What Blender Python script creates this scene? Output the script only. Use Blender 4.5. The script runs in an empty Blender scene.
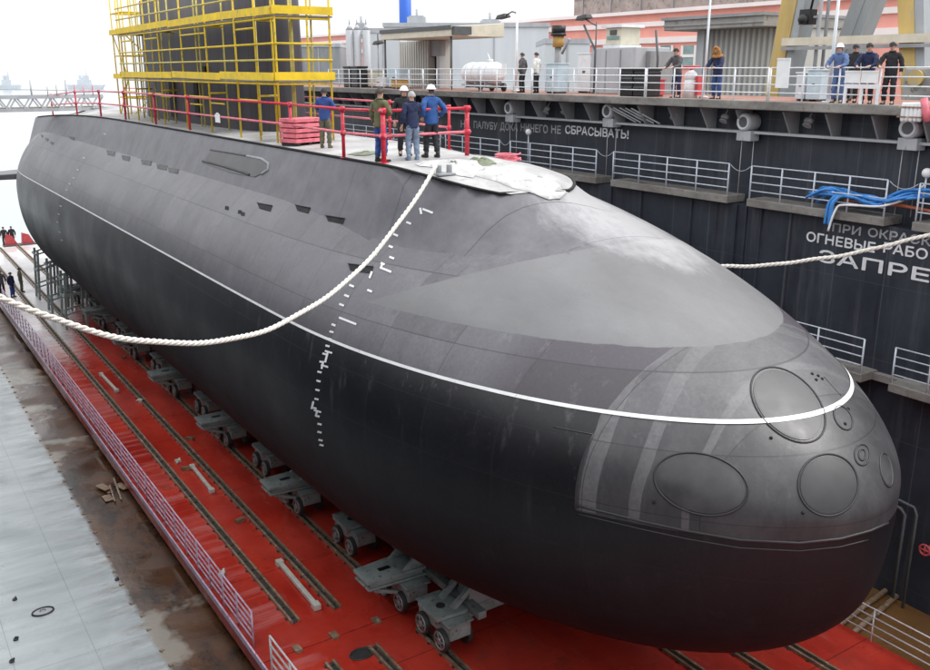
import bpy, bmesh, math, random
from mathutils import Vector, Matrix
from mathutils.bvhtree import BVHTree
from mathutils.geometry import delaunay_2d_cdt

R = math.radians
scene = bpy.context.scene
random.seed(7)

# ------------------------------------------------------------------ camera
CAM = Vector((0, 0, 15.0))
F_PX, CX, CY = 912.0, 465.0, 335.0
PITCH = math.atan((CY - 71.0) / F_PX)
YAW = math.atan((CX + 166.0) / math.hypot(F_PX, CY - 71.0))
FW = Vector((math.sin(YAW) * math.cos(PITCH), math.cos(YAW) * math.cos(PITCH), -math.sin(PITCH)))
RT = Vector((math.cos(YAW), -math.sin(YAW), 0))
UP = RT.cross(FW)
cam_data = bpy.data.cameras.new('camera')
cam_data.sensor_width = 36.0
cam_data.lens = 36.0 * F_PX / 930.0
cam_data.clip_start = 0.1
cam_data.clip_end = 6000
cam = bpy.data.objects.new('camera', cam_data)
m3 = Matrix((RT, UP, -FW)).transposed()
cam.matrix_world = Matrix.Translation(CAM) @ m3.to_4x4()
scene.collection.objects.link(cam)
scene.camera = cam

# ------------------------------------------------------------------ sky, sun, exposure
SUN_ELEV, SUN_AZ = R(52), R(118)          # azimuth from +Y towards +X
world = bpy.data.worlds.new('World')
scene.world = world
world.use_nodes = True
wn, wl = world.node_tree.nodes, world.node_tree.links
wn.clear()
w_out = wn.new('ShaderNodeOutputWorld')
w_bg = wn.new('ShaderNodeBackground')
w_sky = wn.new('ShaderNodeTexSky')
w_sky.sky_type = 'NISHITA'
w_sky.sun_disc = False
w_sky.sun_elevation = SUN_ELEV
w_sky.sun_rotation = SUN_AZ
w_sky.air_density = 1.6
w_sky.dust_density = 6.0
w_hsv = wn.new('ShaderNodeHueSaturation')
w_hsv.inputs['Saturation'].default_value = 0.10
w_mix = wn.new('ShaderNodeMixRGB')          # a veil of even cloud over the sky
w_mix.inputs['Fac'].default_value = 0.72
w_mix.inputs['Color2'].default_value = (11.4, 11.7, 12.0, 1)
wl.new(w_sky.outputs[0], w_hsv.inputs['Color'])
w_tc = wn.new('ShaderNodeTexCoord'); w_sep = wn.new('ShaderNodeSeparateXYZ')
wl.new(w_tc.outputs['Generated'], w_sep.inputs[0])
w_ramp = wn.new('ShaderNodeMapRange'); w_ramp.inputs[1].default_value = 0; w_ramp.inputs[2].default_value = 1
w_ramp.inputs[3].default_value = 11.2; w_ramp.inputs[4].default_value = 21.0
wl.new(w_sep.outputs[2], w_ramp.inputs[0])
w_tint = wn.new('ShaderNodeMixRGB'); w_tint.blend_type = 'MULTIPLY'; w_tint.inputs['Fac'].default_value = 1
w_tint.inputs['Color2'].default_value = (.98, 1.0, 1.03, 1)
wl.new(w_ramp.outputs[0], w_tint.inputs['Color1'])
wl.new(w_tint.outputs[0], w_mix.inputs['Color2'])
wl.new(w_hsv.outputs[0], w_mix.inputs['Color1'])
wl.new(w_mix.outputs[0], w_bg.inputs['Color'])
w_bg.inputs['Strength'].default_value = 0.10
wl.new(w_bg.outputs[0], w_out.inputs['Surface'])

sun_d = bpy.data.lights.new('sun', 'SUN')
sun_d.energy = 1.3
sun_d.angle = R(14)
sun_d.color = (1.0, 0.97, 0.93)
sun = bpy.data.objects.new('sun', sun_d)
sdir = Vector((math.sin(SUN_AZ) * math.cos(SUN_ELEV), math.cos(SUN_AZ) * math.cos(SUN_ELEV), math.sin(SUN_ELEV)))
sun.rotation_euler = sdir.to_track_quat('Z', 'Y').to_euler()
scene.collection.objects.link(sun)

vs = scene.view_settings
vs.view_transform = 'Standard'
vs.look = 'None'
vs.exposure = 0.40
vs.gamma = 1.0
vs.use_curve_mapping = False

# ------------------------------------------------------------------ measuring helpers
def ray(x, y):
    return FW + RT * ((x - CX) / F_PX) - UP * ((y - CY) / F_PX)
def atz(x, y, z):
    d = ray(x, y); return CAM + d * ((z - CAM.z) / d.z)
def atx(x, y, X):
    d = ray(x, y); return CAM + d * (X / d.x)
def aty(x, y, Y):
    d = ray(x, y); return CAM + d * (Y / d.y)
def atd(x, y, D):
    return CAM + ray(x, y) * D

# ------------------------------------------------------------------ mesh helpers
class MB:
    def __init__(self):
        self.v, self.f, self.s = [], [], []
    def add(self, vs_, fs_, smooth=False):
        b = len(self.v)
        self.v += [Vector(p) for p in vs_]
        self.f += [[i + b for i in f] for f in fs_]
        self.s += [smooth] * len(fs_)
        return self
    def hexa(self, p):            # 8 corners: bottom ring then top ring
        return self.add(p, [(3, 2, 1, 0), (4, 5, 6, 7), (0, 1, 5, 4), (1, 2, 6, 5), (2, 3, 7, 6), (3, 0, 4, 7)])
    def box(self, c, d, rz=0.0):
        c = Vector(c); hx, hy, hz = d[0] / 2, d[1] / 2, d[2] / 2
        co, si = math.cos(rz), math.sin(rz)
        P = []
        for z in (-hz, hz):
            for x, y in ((-hx, -hy), (hx, -hy), (hx, hy), (-hx, hy)):
                P.append(c + Vector((x * co - y * si, x * si + y * co, z)))
        return self.hexa(P)
    def span(self, a, b):
        a, b = Vector(a), Vector(b)
        return self.box((a + b) / 2, [abs(b[i] - a[i]) for i in range(3)])
    def bar(self, a, b, w, h=None, up=(0, 0, 1)):
        a, b = Vector(a), Vector(b); h = h or w
        d = (b - a).normalized(); u = Vector(up)
        if abs(d.dot(u)) > .99: u = Vector((0, 1, 0))
        s = d.cross(u).normalized() * w / 2; t = s.cross(d).normalized() * h / 2
        P = []
        for e in (a, b):
            P += [e - s - t, e + s - t, e + s + t, e - s + t]
        return self.hexa(P)
    def tube(self, pts, r, n=8, closed=False, caps=True):
        pts = [Vector(p) for p in pts]; m = len(pts)
        rs = r if isinstance(r, (list, tuple)) else [r] * m
        tans = []
        for i in range(m):
            if closed: t = pts[(i + 1) % m] - pts[i - 1]
            else: t = pts[min(i + 1, m - 1)] - pts[max(i - 1, 0)]
            tans.append(t.normalized() if t.length > 1e-9 else Vector((0, 0, 1)))
        u = tans[0].orthogonal().normalized()
        V, Fc = [], []
        for i in range(m):
            u = (u - tans[i] * u.dot(tans[i])).normalized(); w = tans[i].cross(u)
            for k in range(n):
                a = 2 * math.pi * k / n
                V.append(pts[i] + (u * math.cos(a) + w * math.sin(a)) * rs[i])
        for i in range(m if closed else m - 1):
            j = (i + 1) % m
            for k in range(n):
                k2 = (k + 1) % n
                Fc.append((i * n + k, i * n + k2, j * n + k2, j * n + k))
        self.add(V, Fc, True)
        if caps and not closed:
            self.add(V[:n], [tuple(range(n - 1, -1, -1))]); self.add(V[-n:], [tuple(range(n))])
        return self
    def cyl(self, a, b, r, n=16, r2=None):
        return self.tube([a, b], [r, r if r2 is None else r2], n)
    def prism(self, poly, off):    # planar polygon pushed along a vector
        n = len(poly); off = Vector(off); p = [Vector(q) for q in poly]
        return self.add(p + [q + off for q in p],
                        [tuple(range(n - 1, -1, -1)), tuple(range(n, 2 * n))] +
                        [(i, (i + 1) % n, n + (i + 1) % n, n + i) for i in range(n)])
    def ball(self, c, r, n=12, m=8):
        c = Vector(c); r = Vector((r, r, r)) if not hasattr(r, '__len__') else Vector(r)
        V = []; Fc = []
        for j in range(m + 1):
            t = math.pi * j / m
            for k in range(n):
                a = 2 * math.pi * k / n
                V.append(c + Vector((r.x * math.sin(t) * math.cos(a), r.y * math.sin(t) * math.sin(a), r.z * math.cos(t))))
        for j in range(m):
            for k in range(n):
                Fc.append((j * n + k, (j + 1) * n + k, (j + 1) * n + (k + 1) % n, j * n + (k + 1) % n))
        return self.add(V, Fc, True)

def world_loc(o):
    v = Vector(o.location)
    return v + world_loc(o.parent) if o.parent else v

def obj(name, mb, mat, parent=None, loc=None, bevel=0.0, fix=True):
    """one mesh object from world-space vertices; its origin sits at loc (or on its parent)"""
    base = world_loc(parent) if parent else Vector(loc or (0, 0, 0))
    me = bpy.data.meshes.new(name)
    me.from_pydata([tuple(p - base) for p in mb.v], [], mb.f)
    me.polygons.foreach_set('use_smooth', mb.s)
    if fix:
        bm = bmesh.new(); bm.from_mesh(me)
        bmesh.ops.remove_doubles(bm, verts=bm.verts, dist=1e-5)
        bmesh.ops.recalc_face_normals(bm, faces=bm.faces)
        bm.to_mesh(me); bm.free()
    me.materials.append(mat)
    o = bpy.data.objects.new(name, me)
    scene.collection.objects.link(o)
    if parent: o.parent = parent
    else: o.location = base
    if bevel:
        b = o.modifiers.new('bevel', 'BEVEL'); b.width = bevel; b.segments = 2; b.limit_method = 'ANGLE'; b.angle_limit = R(40)
    return o

def tag(o, label=None, cat=None, group=None, kind=None):
    for k, v in (('label', label), ('category', cat), ('group', group), ('kind', kind)):
        if v: o[k] = v
    return o

def thing(name, label, cat, loc=(0, 0, 0), group=None):
    o = bpy.data.objects.new(name, None)
    o.empty_display_size = .3
    o.location = loc
    scene.collection.objects.link(o)
    return tag(o, label, cat, group)

def struct(name, mb, mat, **k):
    return tag(obj(name, mb, mat, **k), kind='structure')

def dup(root, loc, rz=None, label=None, group=None):
    r = root.copy(); scene.collection.objects.link(r); r.location = loc
    if rz is not None: r.rotation_euler = (0, 0, rz)
    if label: r['label'] = label
    if group: r['group'] = group
    for ch in list(root.children):
        c = ch.copy(); scene.collection.objects.link(c); c.parent = r
        for g in list(ch.children):
            d = g.copy(); scene.collection.objects.link(d); d.parent = c
    return r

# ------------------------------------------------------------------ materials
class NT:
    def __init__(self, name):
        self.m = bpy.data.materials.new(name); self.m.use_nodes = True
        self.n, self.l = self.m.node_tree.nodes, self.m.node_tree.links
        self.b = self.n['Principled BSDF']
        self.tc = self.n.new('ShaderNodeTexCoord')
    def _in(self, node, i, v):
        if v is None: return
        if hasattr(v, 'is_output'): self.l.new(v, node.inputs[i])
        else: node.inputs[i].default_value = v
    def math(self, op, a, b=None, clamp=False):
        n = self.n.new('ShaderNodeMath'); n.operation = op; n.use_clamp = clamp
        self._in(n, 0, a); self._in(n, 1, b); return n.outputs[0]
    def mix(self, f, a, b, mode='MIX'):
        n = self.n.new('ShaderNodeMixRGB'); n.blend_type = mode
        self._in(n, 0, f)
        for i, v in ((1, a), (2, b)):
            if isinstance(v, (tuple, list)): v = (*v[:3], 1)
            self._in(n, i, v)
        return n.outputs[0]
    def map(self, scale=(1, 1, 1), src='Object', rot=(0, 0, 0)):
        n = self.n.new('ShaderNodeMapping'); self.l.new(self.tc.outputs[src], n.inputs[0])
        n.inputs['Scale'].default_value = scale; n.inputs['Rotation'].default_value = rot
        return n.outputs[0]
    def noise(self, scale, detail=4, rough=.55, vec=None, dist=0):
        n = self.n.new('ShaderNodeTexNoise')
        n.inputs['Scale'].default_value = scale; n.inputs['Detail'].default_value = detail
        n.inputs['Roughness'].default_value = rough; n.inputs['Distortion'].default_value = dist
        self.l.new(vec if vec is not None else self.tc.outputs['Object'], n.inputs['Vector'])
        return n.outputs['Fac']
    def ramp(self, f, lo, hi, a=0., b=1.):
        n = self.n.new('ShaderNodeMapRange'); n.clamp = True
        self._in(n, 0, f); n.inputs[1].default_value = lo; n.inputs[2].default_value = hi
        n.inputs[3].default_value = a; n.inputs[4].default_value = b
        return n.outputs[0]
    def sep(self, src='Object'):
        n = self.n.new('ShaderNodeSeparateXYZ'); self.l.new(self.tc.outputs[src], n.inputs[0])
        return n.outputs
    def bump(self, h, strength=.3, dist=.02):
        n = self.n.new('ShaderNodeBump'); n.inputs['Strength'].default_value = strength; n.inputs['Distance'].default_value = dist
        self.l.new(h, n.inputs['Height']); self.l.new(n.outputs[0], self.b.inputs['Normal'])
    def out(self, col, rough=.5, metal=0., spec=None):
        if isinstance(col, (tuple, list)): col = (*col[:3], 1)
        self._in(self.b, 'Base Color', col); self._in(self.b, 'Roughness', rough); self._in(self.b, 'Metallic', metal)
        if spec is not None: self.b.inputs['Specular IOR Level'].default_value = spec
        return self.m

def paint(name, col, rough=.5, var=.25, scale=3., rust=None, rust_amt=.0, metal=0., bump=.0, spec=None, streak=False):
    t = NT(name)
    v = t.map((1, 1, .18)) if streak else None
    n = t.noise(scale, 5, .6, v)
    dark = [c * (1 - var) for c in col]; lite = [min(1, c * (1 + var)) for c in col]
    c = t.mix(t.ramp(n, .3, .7), dark, lite)
    if rust:
        k = t.noise(scale * 1.7 + 1, 7, .7, v)
        c = t.mix(t.ramp(k, .62 - rust_amt, .70 - rust_amt), c, rust)
    rr = t.ramp(n, .3, .7, max(.05, rough - .08), min(1, rough + .1))
    if bump: t.bump(t.noise(scale * 6, 4), bump)
    return t.out(c, rr, metal, spec)

M = {}
M['black'] = paint('black_plastic', (.015, .016, .018), .45)
M['white'] = paint('white_paint', (.74, .75, .76), .5, .1, 2, (.35, .25, .18), .0)
M['railwhite'] = paint('white_rail_paint', (.74, .77, .80), .5, .12, 5, (.3, .2, .14), .02)
M['raillow'] = paint('grey_rail_paint', (.56, .61, .68), .5, .15, 5, (.25, .18, .14), .02)
M['lilac'] = paint('lilac_rail_paint', (.58, .46, .60), .5, .25, 2.5, (.45, .08, .10), .06)
M['redrail'] = paint('red_rail_paint', (.55, .02, .045), .42, .2, 5, (.75, .35, .4), .02)
M['pinkrail'] = paint('faded_red_rail', (.66, .16, .2), .45, .3, 4)
M['yellow'] = paint('yellow_paint', (.66, .47, .02), .5, .2, 3, (.28, .22, .12), .04)
M['greyyellow'] = paint('worn_yellow_tube', (.50, .42, .10), .55, .3, 5, (.35, .34, .3), .06)
M['board'] = paint('yellow_toe_board', (.74, .52, .015), .6, .18, 2, (.3, .22, .08), .02)
M['plank'] = paint('grey_plank', (.28, .25, .2), .8, .3, 4)
M['trolley'] = paint('grey_green_paint', (.27, .31, .305), .5, .3, 2.2, (.09, .065, .05), .045)
M['wheel'] = paint('worn_steel', (.30, .31, .31), .4, .3, 6, metal=.5)
M['tyre'] = paint('dark_steel', (.035, .035, .035), .5, .3, 6)
M['railsteel'] = paint('rusty_rail_steel', (.26, .17, .11), .5, .35, 3, (.46, .40, .30), .07, metal=.2)
M['blackgap'] = paint('oily_black', (.008, .008, .009), .5)
M['timber'] = paint('pale_timber', (.55, .53, .47), .7, .2, 4)
M['rope'] = None
M['grey'] = paint('grey_paint', (.42, .44, .46), .55, .15, 1.5, (.28, .22, .18), .0, streak=True)
M['lightgrey'] = paint('light_grey_cladding', (.60, .64, .67), .6, .08, .6, streak=True)
M['midgrey'] = paint('mid_grey_steel', (.27, .28, .29), .55, .2, 1.5, streak=True)
M['darkgrey'] = paint('dark_grey_steel', (.09, .095, .10), .55, .2, 2)
M['blue'] = paint('blue_chimney_paint', (.02, .12, .55), .5, .1, .3)
M['paleblue'] = paint('pale_blue_paint', (.48, .60, .66), .55, .12, 3)
M['boardwhite'] = paint('white_notice', (.78, .80, .80), .5, .06, 3)
M['pink'] = paint('pink_render', (.80, .35, .29), .85, .1, .35, streak=True)
M['band'] = paint('white_band', (.82, .74, .72), .8, .06, .5)
M['glass'] = paint('green_window_glass', (.22, .32, .31), .15, .3, .8)
M['gallery'] = paint('weathered_gallery', (.31, .30, .28), .8, .3, .9, (.16, .14, .12), .06)
M['gatecl'] = paint('pale_corrugated', (.50, .50, .47), .7, .14, .7, streak=True)
M['craney'] = paint('yellow_crane_paint', (.52, .38, .13), .5, .2, .9, (.40, .36, .26), .05, streak=True)
M['craneg'] = paint('grey_crane_paint', (.33, .36, .38), .5, .15, 1, streak=True)
M['beige'] = paint('cream_paint', (.62, .58, .47), .6, .12, 2)
M['orange'] = paint('ochre_pipe', (.48, .28, .08), .6, .2, 3)
M['redbox'] = paint('red_box_paint', (.50, .07, .08), .5, .25, 3)
M['bluehose'] = paint('blue_hose', (.05, .24, .62), .4, .25, 4)
M['orangehose'] = paint('orange_hose', (.55, .16, .08), .45, .2, 4)
M['skin'] = paint('skin', (.55, .33, .24), .55, .06, 9)
M['hair'] = paint('dark_hair', (.03, .022, .018), .6)
M['helmet'] = paint('white_helmet', (.80, .80, .80), .3, .03)
M['greyhair'] = paint('grey_cap', (.34, .33, .33), .7)
M['darkcap'] = paint('dark_cap', (.018, .019, .024), .75)
M['fur'] = paint('brown_fur', (.40, .19, .06), .95, .5, 26, bump=.8)
M['boot'] = paint('black_boot', (.014, .013, .013), .5)
def cloth(name, col, var=.3): return paint(name, col, .85, var, 7, bump=.25)
M['olive'] = cloth('olive_cloth', (.115, .115, .055)); M['navy'] = cloth('navy_cloth', (.018, .026, .075))
M['cobalt'] = cloth('cobalt_cloth', (.025, .085, .27)); M['bluework'] = cloth('blue_work_cloth', (.03, .07, .24))
M['charcoal'] = cloth('charcoal_cloth', (.02, .021, .025)); M['jean'] = cloth('washed_denim', (.17, .22, .31))
M['khaki'] = cloth('khaki_cloth', (.12, .115, .07)); M['denim'] = cloth('blue_denim', (.035, .07, .20))
M['slate'] = cloth('slate_cloth', (.085, .08, .085)); M['bluegrey'] = cloth('blue_grey_cloth', (.10, .16, .32))
M['whitecoat'] = cloth('white_cloth', (.66, .66, .63), .1)

def mat_rope():
    t = NT('white_rope')
    w = t.n.new('ShaderNodeTexWave'); w.inputs['Scale'].default_value = 9; w.inputs['Distortion'].default_value = 2.5
    t.l.new(t.map((1, 1, 1)), w.inputs['Vector'])
    c = t.mix(t.noise(3, 5), (.66, .63, .56), (.80, .78, .72)); c = t.mix(.16, c, w.outputs['Color'], 'MULTIPLY')
    t.bump(w.outputs['Fac'], .35, .012)
    return t.out(c, .85)
M['rope'] = mat_rope()

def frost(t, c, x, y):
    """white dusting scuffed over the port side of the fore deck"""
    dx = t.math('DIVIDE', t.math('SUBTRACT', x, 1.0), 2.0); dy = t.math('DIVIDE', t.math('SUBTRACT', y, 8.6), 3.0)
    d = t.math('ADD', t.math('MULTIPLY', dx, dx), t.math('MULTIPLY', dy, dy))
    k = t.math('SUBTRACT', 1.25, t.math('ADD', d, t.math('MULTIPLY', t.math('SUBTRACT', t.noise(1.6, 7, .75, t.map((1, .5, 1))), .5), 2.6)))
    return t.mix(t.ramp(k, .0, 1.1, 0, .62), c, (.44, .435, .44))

def mat_hull():
    """black rubber-coated hull; object space has its origin under the bow tip"""
    t = NT('submarine_hull_coating')
    x, y, z = t.sep()
    big = t.noise(.35, 5, .6); mid = t.noise(1.6, 6, .65)
    streak = t.noise(1.1, 5, .6, t.map((1.2, 1.2, .12)))
    fine = t.noise(14, 4, .6)
    dust = t.math('MULTIPLY', t.ramp(mid, .35, .75), t.ramp(big, .3, .7))
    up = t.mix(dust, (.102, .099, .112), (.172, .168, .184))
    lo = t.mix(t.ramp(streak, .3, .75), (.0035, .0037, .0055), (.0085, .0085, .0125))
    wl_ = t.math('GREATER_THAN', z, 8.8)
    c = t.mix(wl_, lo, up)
    # red light bounced off the platform, put into the colour of the lower strakes
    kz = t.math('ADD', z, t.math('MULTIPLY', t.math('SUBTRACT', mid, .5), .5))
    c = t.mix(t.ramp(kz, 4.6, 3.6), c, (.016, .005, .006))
    wob = t.math('MULTIPLY', t.math('SUBTRACT', t.noise(2.2, 3), .5), .05)
    yy = t.math('ADD', y, wob); zz = t.math('ADD', z, wob)
    # fore end cover below and above the stripe
    inB = t.math('MULTIPLY', t.math('LESS_THAN', yy, 3.62), t.math('GREATER_THAN', zz, 6.95))
    smear = t.noise(1.3, 6, .7, t.map((1, 1, .35)))
    colB = t.mix(t.ramp(smear, .3, .72), (.030, .029, .033), (.080, .077, .082))
    c = t.mix(inB, c, colB)
    above = t.math('MULTIPLY', t.math('LESS_THAN', yy, 3.62), wl_)
    c = t.mix(above, c, t.mix(t.ramp(smear, .3, .72), (.070, .068, .073), (.122, .118, .125)))
    def band(y0, w, col, z1, sl):
        nonlocal c
        zq = t.math('MAXIMUM', t.math('SUBTRACT', z, z1), 0)
        yb = t.math('ADD', t.math('MULTIPLY', t.math('MULTIPLY', zq, zq), sl), y0)
        k = t.math('LESS_THAN', t.math('ABSOLUTE', t.math('SUBTRACT', yy, yb)), w)
        k = t.math('MULTIPLY', k, t.math('LESS_THAN', zz, 9.79))
        k = t.math('MULTIPLY', k, t.math('GREATER_THAN', zz, 6.98))
        k = t.math('MULTIPLY', k, t.ramp(smear, .25, .65, .25, .95))
        c = t.mix(k, c, col)
    band(3.40, .15, (.150, .146, .152), 7.8, .15); band(2.62, .095, (.140, .136, .142), 7.8, .19); band(1.86, .055, (.135, .132, .137), 7.8, .20)
    # dark patch behind the cover
    kd = t.math('MULTIPLY', t.math('GREATER_THAN', yy, 3.64), t.math('LESS_THAN', yy, 6.3))
    kd = t.math('MULTIPLY', kd, t.math('MULTIPLY', t.math('GREATER_THAN', zz, 8.8), t.math('LESS_THAN', zz, 9.78)))
    c = t.mix(t.math('MULTIPLY', kd, t.ramp(yy, 6.3, 5.4)), c, (.060, .050, .062))
    # pale dome panel over the nose
    lim = t.math('SUBTRACT', 9.62, t.math('MULTIPLY', t.math('SUBTRACT', z, 10.05), 2.35))
    inA = t.math('MULTIPLY', t.math('GREATER_THAN', zz, 9.79), t.math('LESS_THAN', yy, lim))
    sm2 = t.noise(.55, 6, .62, t.map((1, .5, 1)))
    c = t.mix(inA, c, t.mix(t.ramp(sm2, .3, .7), (.118, .117, .121), (.175, .175, .179)))
    # rain runs and scuffs
    runs = t.noise(3.2, 5, .7, t.map((1, 1, .08)))
    nA = t.math('SUBTRACT', 1.0, t.math('MULTIPLY', inA, .75))
    up_k = t.math('MULTIPLY', nA, t.ramp(z, 6.3, 8.8, .03, 1.))
    c = t.mix(t.math('MULTIPLY', up_k, t.ramp(runs, .58, .76, 0, .42)), c, (.20, .195, .205))
    c = t.mix(t.math('MULTIPLY', up_k, t.ramp(t.noise(5.5, 7, .75), .62, .71, 0, .35)), c, (.19, .185, .195))
    c = t.mix(t.math('MULTIPLY', nA, t.ramp(t.noise(2.4, 7, .7, t.map((.5, 1.4, 1))), .58, .70, 0, .35)), c, (.025, .025, .03))
    c = t.mix(t.math('MULTIPLY', nA, t.ramp(fine, .3, .7, 0, .25)), c, (.02, .02, .022))
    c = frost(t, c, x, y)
    # plate joints: faint grooves every 0.9 m along, 1.1 m up
    def groove(v, step, w):
        f = t.math('FRACT', t.math('DIVIDE', t.math('ADD', v, 200), step))
        return t.math('LESS_THAN', f, w / step)
    g = t.math('MAXIMUM', groove(y, 1.85, .02), groove(z, 1.12, .02))
    g = t.math('MULTIPLY', g, t.math('SUBTRACT', 1, inA))
    cell = t.n.new('ShaderNodeCombineXYZ')
    t.l.new(t.math('FLOOR', t.math('DIVIDE', t.math('ADD', y, 200), 1.85)), cell.inputs[0]); t.l.new(t.math('FLOOR', t.math('DIVIDE', t.math('ADD', z, 200), 1.12)), cell.inputs[1])
    wn_ = t.n.new('ShaderNodeTexWhiteNoise'); wn_.noise_dimensions = '2D'; t.l.new(cell.outputs[0], wn_.inputs['Vector'])
    tone = t.ramp(wn_.outputs['Value'], 0, 1, .86, 1.12)
    tone = t.mix(inA, tone, (1, 1, 1))
    c = t.mix(1.0, c, tone, 'MULTIPLY')
    c = t.mix(t.math('MULTIPLY', g, .5), c, (.010, .010, .012))
    t.bump(t.math('SUBTRACT', t.math('MULTIPLY', mid, .5), t.math('MULTIPLY', g, .5)), .5, .025)
    r = t.math('ADD', t.ramp(big, .3, .7, .36, .48), t.math('MULTIPLY', inA, .10))
    r = t.math('ADD', r, t.ramp(z, 7.0, 5.0, 0, .28))
    m = t.out(c, r, 0, .45)
    t.l.new(t.ramp(z, 4.2, 8.8, .10, .55), t.b.inputs['Specular IOR Level'])
    return m

def mat_casing():
    t = NT('casing_coating')
    mid = t.noise(1.3, 6, .65); runs = t.noise(2.5, 5, .7, t.map((1, 1, .1)))
    c = t.mix(t.ramp(mid, .3, .7), (.084, .082, .093), (.142, .139, .154))
    c = t.mix(t.ramp(runs, .58, .8, 0, .35), c, (.13, .125, .13))
    x, y, z = t.sep()
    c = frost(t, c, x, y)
    f = t.math('FRACT', t.math('DIVIDE', t.math('ADD', y, 200), 2.4)); g = t.math('LESS_THAN', f, .012)
    c = t.mix(t.math('MULTIPLY', g, .5), c, (.012, .012, .014))
    t.bump(mid, .25, .02)
    return t.out(c, .48, 0, .45)

def mat_deck():
    t = NT('wet_pale_deck')
    a = t.noise(.8, 6, .65); b = t.noise(3.5, 6, .7)
    c = t.mix(t.ramp(a, .35, .65), (.24, .235, .235), (.44, .435, .43))
    c = t.mix(t.ramp(b, .58, .70, 0, .7), c, (.14, .13, .13))
    t.bump(b, .2)
    return t.out(c, .55)

def mat_red():
    t = NT('wet_red_deck_paint')
    a = t.noise(.45, 6, .65); b = t.noise(2.4, 7, .7); w = t.noise(.25, 4, .5, None, .6)
    c = t.mix(t.ramp(a, .32, .68), (.44, .028, .017), (.62, .056, .032))
    c = t.mix(t.ramp(b, .58, .72, 0, .65), c, (.22, .013, .011))
    c = t.mix(t.ramp(t.noise(6, 6, .75), .66, .72, 0, .6), c, (.45, .22, .20))
    c = t.mix(t.ramp(t.noise(.9, 6, .7), .58, .74, 0, .65), c, (.12, .045, .032))
    c = t.mix(t.ramp(t.noise(1.9, 6, .75, t.map((1.6, .3, 1))), .60, .72, 0, .45), c, (.50, .18, .15))
    c = t.mix(t.ramp(t.noise(.35, 4, .6, t.map((1, .5, 1))), .45, .62, 0, .4), c, (.20, .010, .010))
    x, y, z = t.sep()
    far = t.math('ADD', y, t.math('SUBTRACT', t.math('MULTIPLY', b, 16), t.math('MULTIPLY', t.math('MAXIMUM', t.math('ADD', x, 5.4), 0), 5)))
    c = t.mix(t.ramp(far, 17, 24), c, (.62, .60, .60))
    f = t.math('FRACT', t.math('DIVIDE', t.math('ADD', y, 400), 6.2)); g = t.math('LESS_THAN', f, .006)
    c = t.mix(t.math('MULTIPLY', g, .6), c, (.08, .01, .01))
    rib = t.noise(.9, 4, .6, t.map((.35, 2.6, 1)))
    lane = t.ramp(x, -5.6, -5.9)
    c = t.mix(t.math('MULTIPLY', lane, t.ramp(rib, .48, .64, 0, .55)), c, (.60, .20, .19))
    t.bump(t.math('ADD', t.math('ADD', b, t.math('MULTIPLY', a, .6)), t.math('MULTIPLY', rib, .8)), .25, .03)
    r = t.ramp(w, .38, .62, .11, .48)
    return t.out(c, r, 0, .5)

def mat_floor():
    """steel pontoon deck: pale wet paint away from the platform, rust beside and under it"""
    t = NT('pontoon_deck_steel')
    x, y, z = t.sep()
    a = t.noise(.5, 6, .6); b = t.noise(2.0, 7, .7); c3 = t.noise(.22, 5, .6)
    strk = t.noise(.8, 5, .65, t.map((.35, 1.9, 1)))
    pale = t.mix(t.ramp(strk, .3, .7), (.31, .35, .365), (.50, .545, .565))
    pale = t.mix(t.ramp(b, .60, .74, 0, .6), pale, (.25, .25, .24))
    pale = t.mix(t.ramp(t.noise(9, 5, .7), .68, .74, 0, .8), pale, (.12, .10, .09))
    fx = t.math('LESS_THAN', t.math('FRACT', t.math('DIVIDE', t.math('ADD', x, 100.9), 2.05)), .012)
    fy = t.math('LESS_THAN', t.math('FRACT', t.math('DIVIDE', t.math('ADD', y, 103.), 7.5)), .0045)
    pale = t.mix(t.math('MULTIPLY', t.math('MAXIMUM', fx, fy), .55), pale, (.17, .17, .17))
    rust = t.mix(t.ramp(a, .3, .7), (.036, .018, .010), (.15, .066, .026))
    rust = t.mix(t.ramp(b, .48, .66, 0, .8), rust, (.045, .022, .016))
    rust = t.mix(t.ramp(t.noise(.8, 6, .7, t.map((1, .5, 1))), .50, .62, 0, .9), rust, (.020, .012, .009))
    rust = t.mix(t.ramp(c3, .55, .60, 0, .8), rust, (.33, .30, .25))
    rust = t.mix(t.ramp(t.noise(1.1, 5, .7), .66, .72, 0, .8), rust, (.24, .05, .03))
    edge = t.math('ADD', x, t.math('ADD', t.math('MULTIPLY', t.math('SUBTRACT', b, .5), .35), t.math('MULTIPLY', t.math('SUBTRACT', a, .5), .12)))
    stain = t.math('MULTIPLY', t.ramp(x, 3.6, 5.1, 0, .75), t.ramp(t.noise(1.3, 6, .7, t.map((.5, 1.8, 1))), .46, .66))
    pale = t.mix(stain, pale, (.17, .12, .085))
    col = t.mix(t.ramp(edge, 5.08, 5.24), pale, rust)
    ochre = t.mix(t.ramp(a, .3, .7), (.115, .055, .020), (.20, .10, .036))
    ochre = t.mix(t.ramp(b, .55, .7, 0, .6), ochre, (.10, .05, .025))
    col = t.mix(t.ramp(x, 18., 19.), col, ochre)
    wet = t.noise(.35, 5, .55, None, .8)
    r = t.ramp(wet, .38, .62, .10, .45)
    t.bump(t.math('ADD', b, t.math('MULTIPLY', a, .5)), .25, .03)
    return t.out(col, r, 0, .5)

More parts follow.
